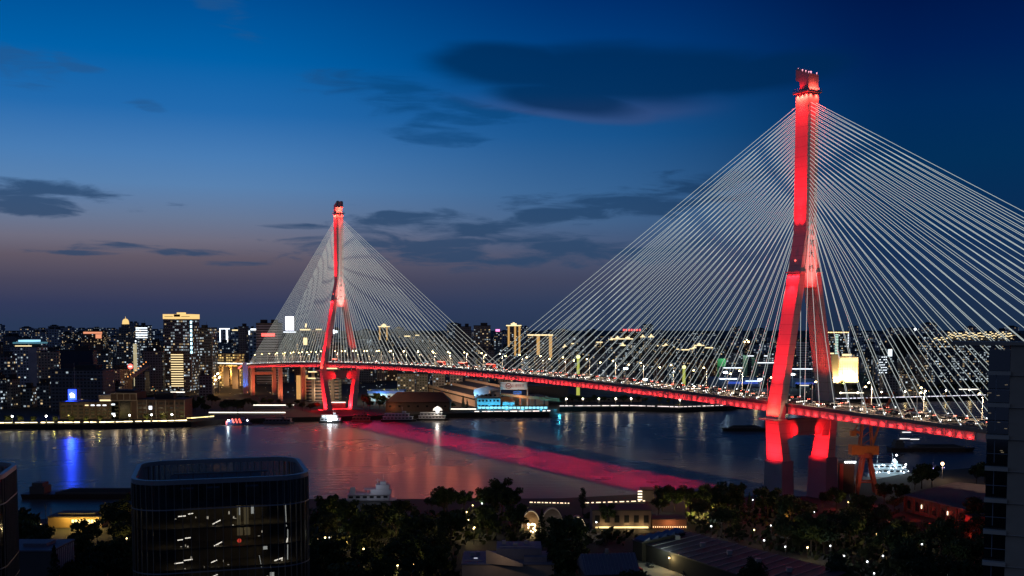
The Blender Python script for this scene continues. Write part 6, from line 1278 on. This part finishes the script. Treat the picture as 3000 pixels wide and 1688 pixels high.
for px, py, kd, s in ((1420, 1500, 'round1', 1.1), (1470, 1508, 'round1', 1.25), (1500, 1515, 'round1', 1.2), (1445, 1520, 'round2', 1.2), (1707, 1510, 'tall', .95), (1310, 1498, 'round1', .85), (1360, 1500, 'round1', .85), (1265, 1500, 'round2', .8), (1135, 1548, 'round1', .85), (1085, 1552, 'round2', .85), (1030, 1548, 'round1', .75), (985, 1542, 'round2', .8), (1165, 1512, 'round2', .6), (945, 1505, 'round2', .7), (1640, 1592, 'round1', .8), (1780, 1548, 'round1', .9), (1940, 1498, 'round1', 1.0), (1975, 1500, 'round1', 1.1), (1930, 1515, 'round2', 1.1), (2100, 1500, 'cone', 1.0), (2125, 1502, 'cone', 1.15), (2145, 1500, 'cone', .9), (2170, 1500, 'cone', .95), (2195, 1502, 'cone', .75), (2215, 1505, 'cone', .7), (2235, 1508, 'cone', .6), (2255, 1512, 'cone', .55), (2300, 1520, 'round2', .6), (2080, 1500, 'round1', .95), (2050, 1498, 'round2', .9), (2010, 1500, 'round1', .9), (2410, 1490, 'round2', .7), (2450, 1495, 'round1', .8), (2590, 1478, 'round1', .9), (2640, 1480, 'round1', .9), (2700, 1432, 'round1', 1.0), (2730, 1430, 'round1', 1.0), (2680, 1436, 'round2', .9), (2860, 1420, 'round1', 1.0), (2885, 1415, 'round2', 1.0), (320, 1555, 'round1', .8), (350, 1560, 'round2', .7), (370, 1552, 'round1', .7), (2660, 1490, 'round2', .8), (2620, 1500, 'round3', .8), (140, 1590, 'round2', .55), (215, 1592, 'round3', .5), (285, 1588, 'round2', .55), (250, 1650, 'round1', 1.0), (190, 1660, 'round2', 1.0)): ptree(px, py, kd, s)
n = 0; tries = 0
while n < 185 and tries < 3000:
    tries += 1; py = 1508 + 260*TR.random()**1.1; px = TR.uniform(-40, 2920)
    if 400 < px < 920 and py < 1700: continue
    if not clear(px, py): continue
    ptree(px, py, TR.choices(('round1', 'round2', 'round3', 'cone', 'small', 'tall'), (5, 5, 4, 1, 1.5, .5))[0], .85+.4*TR.random()); n += 1
o = ptree(2035, 1512, 'round3', .95, 'tree lit bright gold from below near the middle of the park'); o['group'] = 'lit trees of the park'
for dx, dy, pw in ((0, -4, 900), (3.5, -3, 700), (-3, -4.5, 500)): lamp('POINT', 'tree_uplight', o.location+Vector((dx, dy, 2.5)), (1, .76, .18), pw*3.2, size=.4)
o = ptree(2295, 1538, 'small', 1.6, 'bare looking tree lit orange from its foot'); lamp('POINT', 'tree_uplight', o.location+Vector((1.2, -2.6, 1.6)), (1, .42, .10), 2400, size=.3)
# shrubs between the trees
mb = MB(); rs = random.Random(12)
for k in range(5200):
    py = 1500+270*rs.random(); px = rs.uniform(-60, 2960)
    if not clear(px, py): continue
    q = gp(px, py); s = .8+1.3*rs.random()
    for j in range(3):
        d = Vector((rs.gauss(0, 1), rs.gauss(0, 1), rs.gauss(0, .7))).normalized(); e = d.orthogonal().normalized(); f = d.cross(e); p = q+Vector((rs.gauss(0, 1.2), rs.gauss(0, 1.2), .3+1.5*rs.random())); mb.add([p-e*s, p+f*s*.6, p+e*s, p-f*s*.6], [[0, 1, 2, 3]])
tag(mb.build('shrubbery', leafmat('shrub_leaf', (.016, .024, .011)), recalc=False), 'dark undergrowth between the park trees', kind='stuff')
# garden lamps
GL = []
def glamp(px, py, c=(.9, .95, 1), power=0, warm=False, h=4.2):
    q = gp(px, py); m = glow('garden_lamp_warm', (1, .70, .28), 4) if warm else glow('garden_lamp_white', (.9, .95, 1), 3)
    r = thing('garden_lamp', ('warm' if warm else 'white') + ' ' + ('front' if py > 1600 else 'upper') + ' garden lamp ' + pz(px), 'garden lamp', q, 0, 'garden lamps in the park'); mb = MB(); mb.tube((0, 0, 0), (0, 0, h), .09, .06, n=5); mb.build('pole', mat('dark_pole_paint', (.03, .03, .032), .6), r); mb = MB(); mb.ball((0, 0, h+.2), .27+.08*TR.random(), 7, 4); mb.build('lamp_globe', m, r); GL.append(r)
    if power: lamp('POINT', 'garden_lamp_light', q+Vector((0, -.8, h+.2)), c if not warm else (1, .70, .26), power, size=.3)
for px, py in ((1637, 1562), (1747, 1562), (1938, 1506), (2083, 1574), (2095, 1640), (2120, 1640), (2028, 1676), (2054, 1676), (2076, 1684), (2238, 1618), (2258, 1572), (2385, 1530), (2432, 1590), (2455, 1584), (2455, 1665), (2472, 1666), (2586, 1666), (2540, 1684), (2700, 1630), (2432, 1635), (2656, 1490), (2600, 1545), (2300, 1638), (1180, 1660), (1425, 1570), (965, 1610), (95, 1590), (2660, 1600), (2205, 1493), (1412, 1504), (2560, 1720), (2750, 1690)): glamp(px, py, power=TR.choice((90, 180, 320)))
for px, py in ((1328, 1545), (1360, 1575), (1390, 1578), (1065, 1552), (1055, 1595), (1215, 1570), (1372, 1555), (1210, 1692), (1165, 1695), (930, 1612), (355, 1568), (372, 1612), (2365, 1640), (2590, 1612), (2610, 1618), (1385, 1510), (2050, 1680), (1960, 1672), (2485, 1500), (120, 1570)): glamp(px, py, power=TR.choice((500, 800, 1200)), warm=True)
for k in range(13):
    px, py = TR.uniform(930, 1530), 1505+160*TR.random()
    if clear(px, py): glamp(px, py, power=TR.choice((500, 900, 1500)), warm=True, h=6.0)
for k in range(7):
    px, py = TR.uniform(2050, 2860), 1520+150*TR.random()
    if clear(px, py): glamp(px, py, power=TR.choice((300, 600)), warm=k % 3 > 0, h=5.5)
# ---------------------------------------------------------------- labels that single things out
ORD = ['first', 'second', 'third', 'fourth', 'fifth', 'sixth', 'seventh', 'eighth', 'ninth', 'tenth', 'eleventh', 'twelfth', 'thirteenth', 'fourteenth', 'fifteenth', 'sixteenth', 'seventeenth', 'eighteenth', 'nineteenth', 'twentieth']
ORD += ['twenty-'+o for o in ORD[:9]] + ['thirtieth'] + ['thirty-'+o for o in ORD[:9]] + ['fortieth'] + ['forty-'+o for o in ORD[:9]]
def single_out(objs):
    by = {}
    for o in objs: by.setdefault(o['label'], []).append(o)
    for lab, os_ in by.items():
        if len(os_) < 2: continue
        os_.sort(key=lambda o: proj(o.matrix_world.translation if False else o.location)[0])
        for i, o in enumerate(os_): o['label'] = f'{lab}, {ORD[min(i, len(ORD)-1)]} from left'
for o, q, s in LPO:
    o['label'] = ('lamp post on the camera side kerb ' if q == 1 else 'lamp post on the far side kerb ') + ('right of the near pylon' if s > 0 else ('between the pylons' if s > -SPAN else 'left of the far pylon'))
pn = ['white', 'black', 'silver', 'red']
for o, s, w, d in CARS:
    bus = o.name.startswith('bus'); sec = 'right of the near pylon' if s > 0 else ('near half span' if s > -301 else ('far half span' if s > -SPAN else 'far side span'))
    lane = 'kerb' if abs(w) > 8 else ('middle' if abs(w) > 4 else 'inner'); c = '' if bus else next((n for n, p in zip(pn, paints) if KIDS[o.name][0].data.materials[0] == p), '')
    o['label'] = (f'red lit bus in far {lane} lane, {sec}' if bus else f'{c} car, {"headlights" if d > 0 else "taillights"} facing us, {lane} lane, {sec}')
    o['group'] = 'buses on the bridge' if bus else 'cars driving over the bridge'
single_out([o for o, _, _ in LPO]); single_out([c[0] for c in CARS]); single_out(SKY); single_out(TREES); single_out(BL); single_out(PARKED); single_out(GL)
for o in SKY:
    if '_px' in o: del o['_px']

# ---------------------------------------------------------------- moon-less dusk: a trace of directional skylight
sun = bpy.data.lights.new('afterglow', 'SUN'); so = bpy.data.objects.new('afterglow', sun); col.objects.link(so)
sun.energy = .05; sun.angle = R(30); sun.color = (.55, .7, 1); so.rotation_euler = Vector((.55, .4, -.35)).to_track_quat('-Z', 'Y').to_euler()

# ---------------------------------------------------------------- render settings
vs_ = sc.view_settings; vs_.view_transform = 'Standard'; vs_.look = 'None'; vs_.exposure = 0; vs_.gamma = 1
sc.render.engine = 'CYCLES'; cy = sc.cycles
cy.use_denoising = True
try: cy.denoiser = 'OPENIMAGEDENOISE'; cy.denoising_input_passes = 'RGB_ALBEDO_NORMAL'
except Exception: pass
cy.use_adaptive_sampling = False; cy.max_bounces = 5; cy.diffuse_bounces = 2; cy.glossy_bounces = 3; cy.transparent_max_bounces = 10
cy.sample_clamp_indirect = 3.0; cy.sample_clamp_direct = 0; cy.caustics_reflective = False; cy.caustics_refractive = False; cy.use_light_tree = True
